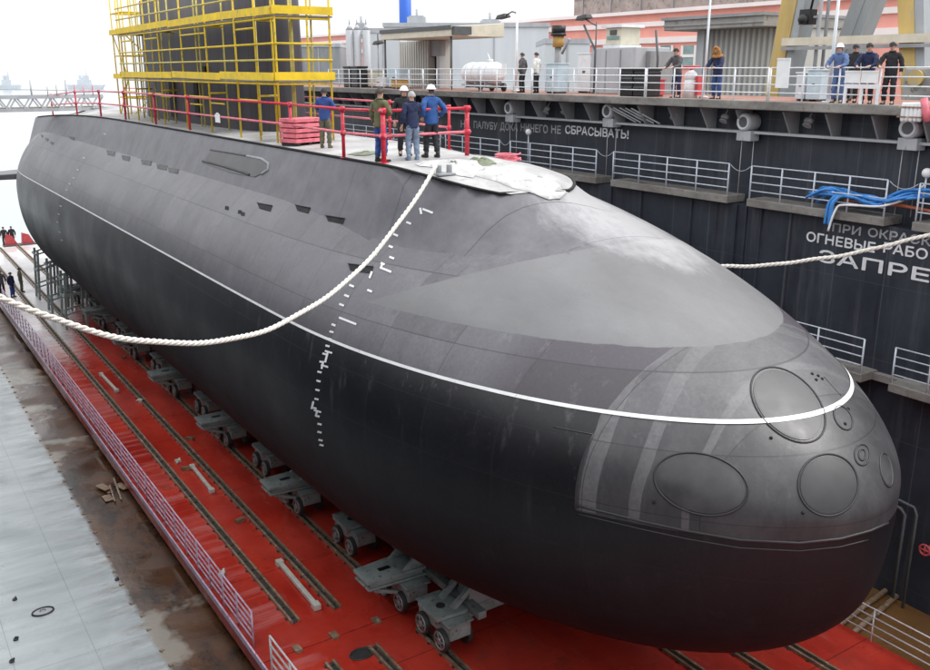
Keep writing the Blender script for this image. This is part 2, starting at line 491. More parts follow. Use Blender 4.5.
def mat_wall():
    t = NT('dock_wall_paint')
    x, y, z = t.sep()
    a = t.noise(.7, 6, .65); s = t.noise(1.6, 6, .7, t.map((1, 1, .06))); b = t.noise(4, 5, .7)
    c = t.mix(t.ramp(a, .3, .7), (.020, .024, .034), (.040, .047, .062))
    c = t.mix(t.ramp(s, .54, .74, 0, .75), c, (.10, .105, .12))
    c = t.mix(t.ramp(t.noise(1.1, 6, .75, t.map((1, 1.4, .10))), .62, .72, 0, .6), c, (.095, .06, .045))
    c = t.mix(t.ramp(s, .42, .30, 0, .8), c, (.008, .008, .010))
    f = t.math('LESS_THAN', t.math('FRACT', t.math('DIVIDE', t.math('ADD', y, 300), 1.72)), .018)
    c = t.mix(t.math('MULTIPLY', f, .45), c, (.11, .12, .14))
    f2 = t.math('LESS_THAN', t.math('FRACT', t.math('DIVIDE', t.math('ADD', z, 100.7), 2.3)), .008)
    c = t.mix(t.math('MULTIPLY', f2, .35), c, (.10, .11, .13))
    c = t.mix(t.ramp(b, .66, .74, 0, .6), c, (.10, .075, .06))
    t.bump(t.math('ADD', a, t.math('MULTIPLY', b, .3)), .3, .03)
    return t.out(c, .5, 0, .4)

def mat_edge():
    t = NT('rusty_concrete_edge')
    a = t.noise(1.4, 6, .7, t.map((1, .4, 1))); b = t.noise(5, 6, .7)
    c = t.mix(t.ramp(a, .3, .7), (.12, .112, .104), (.30, .29, .27))
    c = t.mix(t.ramp(b, .56, .68, 0, .75), c, (.14, .075, .045))
    t.bump(b, .4, .03)
    return t.out(c, .8)

def mat_topdeck():
    t = NT('red_brown_top_deck')
    a = t.noise(.9, 6, .65)
    c = t.mix(t.ramp(a, .35, .65), (.22, .075, .05), (.30, .17, .13))
    return t.out(c, .7)

def mat_water():
    t = NT('harbour_water')
    n = t.noise(.25, 4, .6, t.map((1, .5, 1))); t.bump(n, .25, .3)
    return t.out((.30, .34, .36), .15, 0, .6)

def mat_sail():
    t = NT('sail_coating')
    s = t.noise(1.5, 5, .65, t.map((1, 1, .1))); a = t.noise(2, 5, .6)
    c = t.mix(t.ramp(s, .3, .7), (.030, .027, .034), (.062, .056, .066))
    x, y, z = t.sep()
    f = t.math('LESS_THAN', t.math('FRACT', t.math('DIVIDE', t.math('ADD', y, 200), .95)), .03)
    c = t.mix(t.math('MULTIPLY', f, .6), c, (.015, .014, .016))
    t.bump(a, .2)
    return t.out(c, .6, 0, .35)

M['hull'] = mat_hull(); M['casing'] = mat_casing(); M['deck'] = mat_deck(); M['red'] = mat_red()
M['floor'] = mat_floor(); M['wall'] = mat_wall(); M['edge'] = mat_edge(); M['topdeck'] = mat_topdeck()
M['water'] = mat_water(); M['sail'] = mat_sail()
M['stripe'] = paint('white_stripe_paint', (.74, .74, .74), .5, .08, 4, (.3, .3, .3), .0)
M['letter'] = paint('white_lettering', (.70, .72, .74), .6, .12, 5)
M['letterdim'] = paint('worn_white_lettering', (.36, .37, .39), .65, .30, 7)
M['port'] = paint('dark_opening', (.006, .006, .007), .8)
M['groove'] = paint('dark_groove', (.024, .024, .027), .5)
M['cover'] = paint('shutter_coating', (.052, .050, .053), .42, .4, 1.6)
M['coverdark'] = paint('shutter_coating_dark', (.028, .027, .030), .42, .35, 1.6)
M['wetred'] = M['red']

# ================================================================== SETTING
mb = MB(); mb.add([(-3000, 92.5, -2.2), (4000, 92.5, -2.2), (4000, 5000, -2.2), (-3000, 5000, -2.2)], [(0, 1, 2, 3)])
mb.add([(30.5, -400, -2.2), (4000, -400, -2.2), (4000, 92.5, -2.2), (30.5, 92.5, -2.2)], [(0, 1, 2, 3)])
mb.add([(-3000, -400, -2.2), (-7, -400, -2.2), (-7, 92.5, -2.2), (-3000, 92.5, -2.2)], [(0, 1, 2, 3)])
struct('water', mb, M['water'])
FLOOR_Z = -0.85
mb = MB(); mb.span((-7, -30, -4.5), (30.5, 92.5, FLOOR_Z)); struct('dock_floor', mb, M['floor'])
mb = MB(); mb.span((34, -120, -2.4), (400, 96, 11.6)); struct('quay_ground', mb, M['edge'])

# near wing wall the photographer stands on
near = thing('dock_wall', 'near wing wall of the floating dock under the viewpoint', 'dock wall', (-3, 20, FLOOR_Z))
mb = MB(); mb.span((-7, -30, FLOOR_Z), (-.3, 76, 13.2)); obj('wall', mb, M['wall'], near)
mb = MB(); mb.span((-7, -30, 13.2), (-.05, 76, 13.35)); obj('deck', mb, M['topdeck'], near)

# ================================================================== SUBMARINE
XC, S0 = 14.564, 8.361
HB, ZC, HT, HK = 6.038, 7.274, 5.509, 5.753
NU, NL = 1.991, 2.363
def _g(a, L, p, q): return (1 - max(0.0, 1 - a / L) ** p) ** (1 / q)
def taper(y):
    u = max(0.0, (y - 61.5) / 21.5)
    return max(0.02, 1 - min(1, u) ** 2.1)
def hull_dims(y):
    a = max(0.0, y - S0); k = taper(y)
    zc = ZC + .6 * (1 - k)
    return (HB * _g(a, 13.074, 1.992, 1.894) * k, zc, HT * _g(a, 18.201, 1.852, 1.554) * (k if k > .5 else k),
            HK * _g(a, 19.152, 2.649, 3.372) * k)
def hull_point(y, th):
    b, zc, t, k = hull_dims(y)
    c, s = math.cos(th), math.sin(th)
    n = NU if s > 0 else NL
    e = lambda v: math.copysign(abs(v) ** (2 / n), v)
    return Vector((XC + b * e(c), y, zc + (t if s > 0 else k) * e(s)))
def hull_top(y, x):               # height of the upper hull at x
    b, zc, t, k = hull_dims(y)
    u = min(1, abs(x - XC) / max(b, 1e-4))
    return zc + t * (1 - u ** NU) ** (1 / NU)

sub = thing('submarine', 'huge black submarine with a rounded bow filling the dry dock', 'submarine', (XC, S0, 0))
ys = [S0 + 7 * (i / 40) ** 2.2 for i in range(41)] + [S0 + 7 + i * .75 for i in range(1, 60)]
ys += [ys[-1] + i * .7 for i in range(1, 33)]
ys = [y for y in ys if y < 82.3]
NTH = 144
mb = MB(); V = []; Fc = []
for y in ys:
    for k in range(NTH):
        V.append(hull_point(max(y, S0 + .0004), 2 * math.pi * k / NTH))
for i in range(len(ys) - 1):
    for k in range(NTH):
        k2 = (k + 1) % NTH
        Fc.append((i * NTH + k, (i + 1) * NTH + k, (i + 1) * NTH + k2, i * NTH + k2))
Fc.append(tuple(range(NTH))); Fc.append(tuple((len(ys) - 1) * NTH + k for k in range(NTH - 1, -1, -1)))
mb.add(V, Fc, True)
hull_bvh = BVHTree.FromPolygons([tuple(v) for v in V], Fc[:-2])
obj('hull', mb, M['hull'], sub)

# casing (the raised walkway along the top), blended into the hull
DX, DW, YF = 13.75, 2.55, 20.6
def deck_z(x, y):                 # walking level
    zd = 12.72
    if y < YF: zd -= .062 * (YF - y) ** 2
    if y > 46: zd -= .0013 * (y - 46) ** 2
    u = (x - DX) / DW
    zd += .06 * (1 - u * u) - (.42 * u * u if u > 0 else 0)
    return max(zd, hull_top(y, XC) - .6)
def edge_dist(x, y):              # <0 on the deck, else metres outside its edge
    dx = abs(x - DX)
    if y >= YF: return dx - DW
    r = math.hypot(dx / DW, (YF - y) / 3.3)
    return (r - 1) * (DW if y > YF - .5 else 2.9)
def casing_z(x, y):
    h = hull_top(y, x); d = edge_dist(x, y)
    zd = deck_z(max(DX - DW, min(DX + DW, x)), y)
    if d <= 0: return max(zd, h + .0)
    front = max(0.0, min(1.0, (YF - y) / 3.3)) * max(0, 1 - abs(x - DX) / (DW + .9))
    L = .72 + 1.3 * front
    t = d / L
    if t >= 1: return h - .05
    k = (1 - t) ** (1.5 + .5 * front)
    return max(h - .05 * t, h + (zd - .04 - h) * k)
cys = [14.0 + i * .16 for i in range(50)] + [22 + i * 1.0 for i in range(50)]
us = [-3.30, -3.18, -3.05, -2.95, -2.85, -2.76, -2.68, -2.61, -2.56, -2.54, -2.2, -1.7, -1.2, -.7, -.2, .3, .8, 1.3, 1.8, 2.2, 2.54, 2.56, 2.61, 2.68, 2.76, 2.85, 2.95, 3.05, 3.18, 3.30]
mb = MB(); V = []; Fc = []
n = len(us)
for y in cys:
    for u in us:
        V.append(Vector((DX + u, y, casing_z(DX + u, y))))
for i in range(len(cys) - 1):
    for k in range(n - 1):
        Fc.append((i * n + k, i * n + k + 1, (i + 1) * n + k + 1, (i + 1) * n + k))
Y_ = (len(cys) - 1) * n
tailv = [Vector((V[Y_ + k].x, V[Y_ + k].y + .15, hull_top(cys[-1], V[Y_ + k].x) - .3)) for k in range(n)]
V += tailv
for k in range(n - 1): Fc.append((Y_ + k, Y_ + k + 1, Y_ + n + k + 1, Y_ + n + k))
mb.add(V, Fc, True)
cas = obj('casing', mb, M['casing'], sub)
casing_bvh = BVHTree.FromPolygons([tuple(v) for v in V], Fc)
# pale worn walking surface, a thin sheet on the casing
def deck_half(y):
    return DW if y >= YF else DW * math.sqrt(max(0, 1 - ((YF - y) / 3.3) ** 2))
mb = MB()
dys = [17.5 + i * .16 for i in range(29)] + [22 + i * 1.0 for i in range(49)]
V = []; Fc = []
for i, y in enumerate(dys):
    w = max(.02, deck_half(y) - .07)
    for j in range(13):
        x = DX - w + 2 * w * j / 12
        V.append(Vector((x, y, casing_z(x, y) + .014)))
for i in range(len(dys) - 1):
    for j in range(12): Fc.append((i * 13 + j, i * 13 + j + 1, i * 13 + j + 14, i * 13 + j + 13))
mb.add(V, Fc, True)
obj('walking_deck', mb, M['deck'], sub)
pts = []                          # dark lip round the deck edge
ey = [70 - i * 1.0 for i in range(49)] + [21 - i * .2 for i in range(18)]
for y in ey:
    if deck_half(y) > .01: pts.append(Vector((DX - deck_half(y), y, casing_z(DX - deck_half(y) + .02, y) + .0)))
for y in ey[::-1]:
    if deck_half(y) > .01: pts.append(Vector((DX + deck_half(y), y, casing_z(DX + deck_half(y) - .02, y) - .0)))
mb = MB(); mb.tube(pts, .04, 6); obj('deck_edge_strip', mb, M['port'], sub)

# hull_hit: where a sight line meets the coated hull or the casing
def hull_hit(x, y, off=.0, cas_too=True):
    d = ray(x, y).normalized()
    best = None
    for bv in ((hull_bvh, casing_bvh) if cas_too else (hull_bvh,)):
        p, nrm, i, dist = bv.ray_cast(CAM, d)
        if p is not None and (best is None or dist < best[2]):
            if nrm.dot(d) > 0: nrm = -nrm
            best = (p, nrm, dist)
    if best is None: return None
    return best[0] + best[1] * off
def patch(name, poly, mat, off=.012, step=None, cas_too=True):
    """thin skin lying on the hull inside a measured outline"""
    xs = [p[0] for p in poly]; yv = [p[1] for p in poly]
    step = step or max(2.0, min(max(xs) - min(xs), max(yv) - min(yv)) / 8)
    pts = []
    m = len(poly)
    for i in range(m):
        a, b = poly[i], poly[(i + 1) % m]
        k = max(1, int(math.hypot(b[0] - a[0], b[1] - a[1]) / step))
        for j in range(k): pts.append((a[0] + (b[0] - a[0]) * j / k, a[1] + (b[1] - a[1]) * j / k))
    edges = [(i, (i + 1) % len(pts)) for i in range(len(pts))]
    inner = []
    X = min(xs) + step / 2
    while X < max(xs):
        Yv = min(yv) + step / 2
        while Yv < max(yv):
            inside = False
            for i in range(m):
                (x1, y1), (x2, y2) = poly[i], poly[(i + 1) % m]
                if (y1 > Yv) != (y2 > Yv) and X < (x2 - x1) * (Yv - y1) / (y2 - y1) + x1: inside = not inside
            if inside: inner.append((X, Yv))
            Yv += step
        X += step
    vs2, es, fs, *_ = delaunay_2d_cdt([Vector(p) for p in pts + inner], edges, [], 1, 1e-4)
    P = [hull_hit(p[0], p[1], off, cas_too) for p in vs2]
    mb = MB()
    fs = [f for f in fs if all(P[i] is not None for i in f)]
    mb.add([p or Vector((XC, 20, 6)) for p in P], [tuple(f) for f in fs], True)
    return obj(name, mb, mat, sub)

# white stripe round the hull at the surfaced waterline
WZ, WHW = 8.80, .030
def side_x(y, z, sgn):
    b, zc, t, k = hull_dims(y)
    u = (z - zc) / (t if z > zc else k); nn = NU if z > zc else NL
    return XC + sgn * b * max(0, 1 - abs(u) ** nn) ** (1 / nn) if abs(u) < 1 else None
fine_bvh = hull_bvh
def stripe_at(k, z):
    if k[0] == 'f':
        o_, d_ = Vector((XC, 14, z)), Vector((math.sin(k[1]), -math.cos(k[1]), 0))
    else:
        o_, d_ = Vector((XC, k[1], z)), Vector((k[2], 0, 0))
    p, nrm, *_ = hull_bvh.ray_cast(o_, d_)
    if p is None: return None
    if nrm.dot(d_) < 0: nrm = -nrm
    return p + nrm * .020
keys = [('s', y, -1) for y in [76 - i * .6 for i in range(103)] if y > 14] + [('f', -math.pi / 2 + math.pi * i / 120) for i in range(121)] + \
       [('s', y, 1) for y in [14.4 + i * .6 for i in range(103)] if y < 76]
mb = MB(); V = []; Fc = []
for k in keys:
    a, b = stripe_at(k, WZ - WHW), stripe_at(k, WZ + WHW)
    if a is not None and b is not None: V += [a, b]
for i in range(len(V) // 2 - 1): Fc.append((2 * i, 2 * i + 2, 2 * i + 3, 2 * i + 1))
mb.add(V, Fc, True); obj('waterline_stripe', mb, M['stripe'], sub)

# draft marks
MARK = 'stripe'
def mark(cx_, cy_, w, h, ang=0.0, off=.014):
    ca, sa = math.cos(ang), math.sin(ang)
    q = []
    w, h = w * .85, h * .8
    for u, v in ((-w, -h), (w, -h), (w, h), (-w, h)):
        p = hull_hit(cx_ + (u * ca - v * sa) / 2, cy_ + (u * sa + v * ca) / 2, off)
        if p is None: return
        q.append(p)
    mb = MB(); mb.add(q, [(0, 1, 2, 3)]); obj('draft_mark', mb, M[MARK], sub)
A_ = .38
for x, y, w in ((428, 211, 13), (409, 223, 6), (396, 235, 6), (391, 247, 5), (375, 254, 6), (392, 258, 6), (386, 270, 14), (370, 291, 6), (383, 264, 5),
                (352, 286, 6), (347, 296, 6), (342, 305, 6), (348, 321, 22), (334, 325, 5)):
    mark(x, y, w, 2.6, A_)
mark(421, 211, 2.6, 8, -.2); mark(382, 266, 2.4, 8, .35); mark(371, 275, 2.4, 9, .35)
for x, y in ((332, 332), (330, 339), (328, 346), (325, 354), (322, 362), (320, 372), (319, 381), (318, 390), (317, 399), (315, 408), (318, 416), (320, 424), (320, 432), (321, 440), (322, 445)):
    mark(x, y, 5, 2.4, .25)
for x, y, h in ((327, 357, 14), (323, 365, 10), (313, 405, 10), (317, 413, 8)): mark(x, y, 2.4, h, .25)
for x, y in ((325, 366), (318, 411), (329, 352)): mark(x, y, 9, 2.2, .3)
MARK = 'letterdim'
for x, y in ((78, 170), (74, 178), (70, 184), (67, 190), (64, 198), (61, 206), (59, 214), (58, 222), (60, 232), (62, 240), (105, 134), (84, 158)):
    mark(x, y, 3, 1.6, .3)

# free-flood openings (dark slots)
for x, y, w, h in ((265, 207.5, 15, 6), (303, 209.5, 15, 6), (335.5, 220, 19, 6), (361, 269, 25, 7)):
    patch('flood_opening', [(x - w / 2, y - h / 2 - 1.2), (x + w / 2, y - h / 2 + 1.8), (x + w / 2 - 2, y + h / 2 + 1.2), (x - w / 2 + 2, y + h / 2 - 1.8)], M['port'])
    pts = [hull_hit(x - w / 2 + w * u, y - h / 2 - 1.2 + 3 * u - .4, .02) for u in (0, .5, 1)]
    mb = MB(); mb.tube(pts, .018, 6); obj('opening_rim', mb, M['lightgrey'] if False else M['cover'], sub)
for x, y, w, h in ((111, 153, 9, 5), (126, 158, 9, 5), (146.5, 162.5, 11, 5), (162, 167, 11, 5), (173.5, 170.5, 11, 5), (47, 139.5, 4, 3), (52, 143, 4, 3), (72, 138, 6, 3), (42, 136, 3, 3)):
    patch('flood_grating', [(x - w / 2, y - h / 2 - .6), (x + w / 2, y - h / 2 + 1.0), (x + w / 2 - 1, y + h / 2 + .8), (x - w / 2 + 1, y + h / 2 - .8)], M['groove'])
for x, y in ((227, 208), (243, 214), (240, 452 - 240)):
    patch('flood_opening', [(x - 1.5, y - 2), (x + 2, y - 1.5), (x + 1.5, y + 2), (x - 2, y + 1.5)], M['port'], step=3)

# recess of the folded bow plane
def groove(name, pts, r=.03, mat='groove', closed=False, sub_n=5, off=.0):
    q = []
    m = len(pts)
    for i in range(m if closed else m - 1):
        a, b = pts[i], pts[(i + 1) % m]
        for j in range(sub_n): q.append((a[0] + (b[0] - a[0]) * j / sub_n, a[1] + (b[1] - a[1]) * j / sub_n))
    if not closed: q.append(pts[-1])
    P = [hull_hit(x, y, off) for x, y in q]; P = [p for p in P if p is not None]
    mb = MB(); mb.tube(P, r, 6, closed); return obj(name, mb, M[mat], sub)
patch('bow_plane_cover', [(203, 163), (212, 150), (240, 154), (262, 158), (269, 163), (268, 171), (255, 177), (232, 173)], M['cover'], .02)
groove('bow_plane_slot', [(203, 161), (222, 166), (245, 173), (250, 175)], .05)
groove('bow_plane_slot', [(211, 150), (235, 154), (247, 156)], .04)
groove('bow_plane_edge', [(247, 156), (262, 159), (269, 164), (268, 170), (262, 174)], .05, 'midgrey')
groove('plate_seam', [(576, 505), (640, 521), (687, 531), (740, 540), (799, 543), (840, 539), (870, 531), (888, 523)], .028)
mb = MB(); mb.tube([Vector((side_x(S0 + 3.62, 6.97 + 1.45 * k / 12, -1), S0 + 3.62, 6.97 + 1.45 * k / 12)) for k in range(13)], .018, 6); obj('plate_seam', mb, M['groove'], sub)
mb = MB(); mb.tube([Vector((side_x(S0 + 3.62 + .09 * k, 8.42, -1), S0 + 3.62 + .09 * k, 8.42)) for k in range(9)], .015, 6); obj('plate_seam', mb, M['groove'], sub)
groove('plate_seam', [(578, 514), (640, 529), (687, 539), (740, 548), (799, 551), (840, 547), (868, 540)], .014)

# torpedo tube shutters: oval outlines proud of the plating
def ellipse(cx_, cy_, a, b, ang, n=40):
    ca, sa = math.cos(ang), math.sin(ang)
    return [(cx_ + a * math.cos(t) * ca - b * math.sin(t) * sa, cy_ + a * math.cos(t) * sa + b * math.sin(t) * ca) for t in [2 * math.pi * i / n for i in range(n)]]
def shutter(cx_, cy_, a, b, ang, fill):
    e = ellipse(cx_, cy_, a, b, ang)
    o = patch('torpedo_shutter', ellipse(cx_, cy_, a * .93, b * .93, ang), M[fill], .014)
    for k, r in ((1.0, .020), (.89, .009)):
        P = [hull_hit(x, y, .006) for x, y in ellipse(cx_, cy_, a * k, b * k, ang)]
        P = [p for p in P if p is not None]
        mb = MB(); mb.tube(P, r, 6, len(P) == 40)
        rim = obj('shutter_rim', mb, M['groove'], o if False else sub)
shutter(701, 484, 48, 30, .26, 'cover')
shutter(828, 485, 30, 31, 0, 'coverdark')
shutter(788, 405, 45, 28, .80, 'cover')
shutter(886, 470, 5.5, 17, -.18, 'cover')
for cx_, cy_, a, b, ang in ((862, 455, 7.5, 10.5, 0), (862, 455, 3.5, 5.5, 0), (843, 418, 8, 13, -.5)):
    P = [hull_hit(x, y, .006) for x, y in ellipse(cx_, cy_, a, b, ang, 24)]
    if all(P):
        mb = MB(); mb.tube(P, .018, 6, True); obj('sensor_ring', mb, M['groove'], sub)
for x, y in ((812, 374), (818, 376), (816, 380), (822, 379), (845, 424), (771, 438), (654, 502), (803, 513), (848, 409)):
    p = hull_hit(x, y, .0)
    if p: mb = MB(); mb.ball(p, .035, 10, 6); obj('fitting_stud', mb, M['port'], sub)
groove('lifting_scar', [(824, 377), (832, 386), (841, 396)], .012)

# aft end pieces that show past the quarter
mb = MB(); mb.hexa([(6.6, 75.5, 7.3), (XC, 74.2, 7.3), (XC, 78.5, 7.3), (6.6, 77.5, 7.3), (6.6, 75.5, 7.6), (XC, 74.2, 7.9), (XC, 78.5, 7.9), (6.6, 77.5, 7.6)])
obj('stern_plane', mb, M['casing'], sub, bevel=.05)
mb = MB(); mb.hexa([(XC - .25, 76, 2.4), (XC + .25, 76, 2.4), (XC + .15, 81, 2.4), (XC - .15, 81, 2.4), (XC - .25, 76, 11.6), (XC + .25, 76, 11.6), (XC + .15, 80.4, 11.6), (XC - .15, 80.4, 11.6)])
obj('rudder', mb, M['casing'], sub, bevel=.05)
mb = MB(); mb.cyl((XC, 81, ZC + .5), (XC, 83.2, ZC + .5), .35, 16, .2)
for k in range(6):
    a = k * math.pi / 3
    d = Vector((math.cos(a), 0, math.sin(a))); e = Vector((-math.sin(a), 0, math.cos(a)))
    c0 = Vector((XC, 82.6, ZC + .5))
    mb.hexa([c0 + d * .3 - e * .1, c0 + d * 2 - e * .55, c0 + d * 2 + e * .35, c0 + d * .3 + e * .1,
             c0 + d * .3 - e * .1 + Vector((0, .08, 0)), c0 + d * 2 - e * .55 + Vector((0, .3, 0)), c0 + d * 2 + e * .35 + Vector((0, .05, 0)), c0 + d * .3 + e * .1 + Vector((0, .06, 0))])
obj('propeller', mb, M['railsteel'], sub)

# sail (fin)
SX = 14.15
def sail_outline(z):
    P = []
    k = 1 - .02 * (z - 12.6)
    y0, y1, hw = 33.0, 51.6, 1.30 * k
    for i in range(17):
        a = math.pi * i / 16
        P.append((SX - hw * math.cos(a), y0 + 3.0 - 3.0 * math.sin(a)))
    P.append((SX + hw, 48)); P.append((SX + hw * .55, 50.5)); P.append((SX, y1)); P.append((SX - hw * .55, 50.5)); P.append((SX - hw, 48))
    return P
mb = MB()
rings = [[Vector((x, y, z)) for x, y in sail_outline(z)] for z in (12.5, 14.5, 16.5, 18.4)]
n = len(rings[0]); V = sum(rings, []); Fc = []
for i in range(3):
    for k in range(n): Fc.append((i * n + k, i * n + (k + 1) % n, (i + 1) * n + (k + 1) % n, (i + 1) * n + k))
mb.add(V, Fc, True); mb.add(rings[-1], [tuple(range(n))])
so = obj('sail', mb, M['sail'], sub)
for y0, z0, w, h in ((43.4, 12.95, .62, 1.7), (38.7, 14.9, .5, .3), (39.9, 13.1, .5, 1.5)):
    mb = MB(); mb.span((SX - 1.36, y0, z0), (SX - 1.20, y0 + w, z0 + h)); obj('sail_door' if h > 1 else 'sail_opening', mb, M['port'], sub)

# small cradle-side details: keel shoes

# ================================================================== RED TRANSFER PLATFORM
PXL, PXR, PYE = 7.0, 21.3, 90.0
plat = thing('transfer_platform', 'long wet red steel platform with rail tracks under the submarine', 'platform', (14.15, 40, FLOOR_Z))
for y0, y1 in ((-6, 20.18), (20.22, PYE)):
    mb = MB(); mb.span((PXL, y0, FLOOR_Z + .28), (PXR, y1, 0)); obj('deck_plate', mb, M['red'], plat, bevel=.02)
mb = MB()
for y in [i * 3.1 - 4 for i in range(30)]:
    mb.span((PXL + .12, y, FLOOR_Z), (PXR - .12, y + .25, FLOOR_Z + .28))
obj('bearers', mb, M['railsteel'], plat)
mb = MB(); mb.span((PXL - .05, -6, -.12), (PXL - .002, PYE, .06)); obj('edge_coaming', mb, M['lilac'], plat)
TRX = (8.47, 9.76, 11.25, 16.3, 17.75, 19.2)
for x in TRX:
    for y0, y1 in ((-6, 19.2), (21.4, PYE - 1)):
        for dx in (-.105, .105):
            mb = MB(); mb.span((x + dx - .035, y0, .004), (x + dx + .035, y1, .09)); obj('rail', mb, M['railsteel'], plat)
        mb = MB(); y = y0 + .3
        while y < y1:
            mb.span((x - .19, y - .045, .0095), (x + .19, y + .045, .035)); y += .62
        mb.span((x - .065, y0, .003), (x + .065, y1, .0105)); obj('rail_bed', mb, M['tyre'], plat)
for x, y in ((8.0, 20.2), (9.1, 20.22), (10.4, 20.2), (12.6, 20.2)):
    mb = MB(); mb.span((x - .10, y - .15, .004), (x + .10, y + .15, .07)); obj('joint_clamp', mb, M['railsteel'], plat)
c = atz(362, 654, .0)
mb = MB(); mb.tube([c + Vector((.34 * math.cos(a), .24 * math.sin(a), .012)) for a in [i * math.pi / 12 for i in range(24)]], .022, 6, True)
mb.add([c + Vector((.33 * math.cos(a), .23 * math.sin(a), .008)) for a in [i * math.pi / 12 for i in range(24)]], [tuple(range(24))])
obj('hatch', mb, M['tyre'], plat)

# loose pale beams on the platform
for (a, b, r, lab) in (((279, 562), (317, 607), .085, 'pale beam lying between rails near the platform joint, nearest of the three'),
                       ((192, 466), (212, 491), .075, 'pale beam lying across red deck between rails, beside two small clamps'),
                       ((101, 374), (117, 391), .075, 'pale beam lying on a rail track, farthest of the three')):
    p, q = atz(*a, .09), atz(*b, .09)
    mb = MB(); d = (q - p)
    mb.bar(p, q, r * 1.7, r * 1.4); mb.bar(p - d * .02, p + d * .05, r * 2.6, r * 2); mb.bar(q - d * .07, q + d * .02, r * 2.6, r * 2)
    tag(obj('loose_beam', mb, M['timber'], loc=p, bevel=.01), lab, 'beam')
for i, (x, y) in enumerate(((178, 462), (186, 470), (296, 371), (140, 402), (310, 378), (240, 522), (222, 575), (190, 440), (124, 358), (150, 352), (77, 312))):
    p = atz(x, y, .0)
    if p.x < PXL: continue
    mb = MB()
    if i % 2: mb.box(p + Vector((0, 0, .07)), (.16, .34, .12), i); mb.cyl(p + Vector((-.15, .1, .06)), p + Vector((.2, .16, .06)), .035, 8)
    else: mb.box(p + Vector((0, 0, .05)), (.22, .18, .09), i * .7); mb.bar(p + Vector((-.1, -.2, .04)), p + Vector((.14, .22, .05)), .06)
    tag(obj('steel_clamp', mb, M['railsteel' if i % 3 else 'timber'], loc=p), 'small loose steel clamp lying on the red platform deck', 'clamp', 'loose clamps on the red platform')

# side railing of the platform
def railing(name, label, a, b, h, rails, posts, rp, rr, mat, cat='railing', group=None, postmat=None, mids=None):
    a, b = Vector(a), Vector(b)
    t = thing(name, label, cat, (a + b) / 2, group)
    for i in range(posts):
        p = a.lerp(b, i / (posts - 1))
        mb = MB(); mb.cyl(p, p + Vector((0, 0, h)), rp, 8); obj('post', mb, postmat or mat, t)
    for k in range(rails):
        z = h * (k + 1) / rails if mids is None else mids[k]
        mb = MB(); mb.tube([a + Vector((0, 0, z)), b + Vector((0, 0, z))], rr, 8); obj('rail', mb, mat, t)
    return t
railing('railing', 'long white and lilac railing along the left edge of the red platform', (PXL + .08, 21.0, 0), (PXL + .08, 66.5, 0), 1.08, 5, 40, .026, .024, M['lilac'])
railing('railing', 'short white railing beyond the joint at the left edge of the red platform', (PXL + .08, 12.0, 0), (PXL + .08, 19.7, 0), 1.08, 4, 7, .03, .028, M['white'])
railing('railing', 'white railing on the right edge of the red platform under the bow', (PXR - .08, 5.0, 0), (PXR - .08, 13.6, 0), 1.0, 4, 6, .022, .022, M['railwhite'])
railing('railing', 'white railing on the right edge of the red platform beyond the bow', (PXR - .08, 14.6, 0), (PXR - .08, 60, 0), 1.0, 4, 24, .022, .022, M['railwhite'])

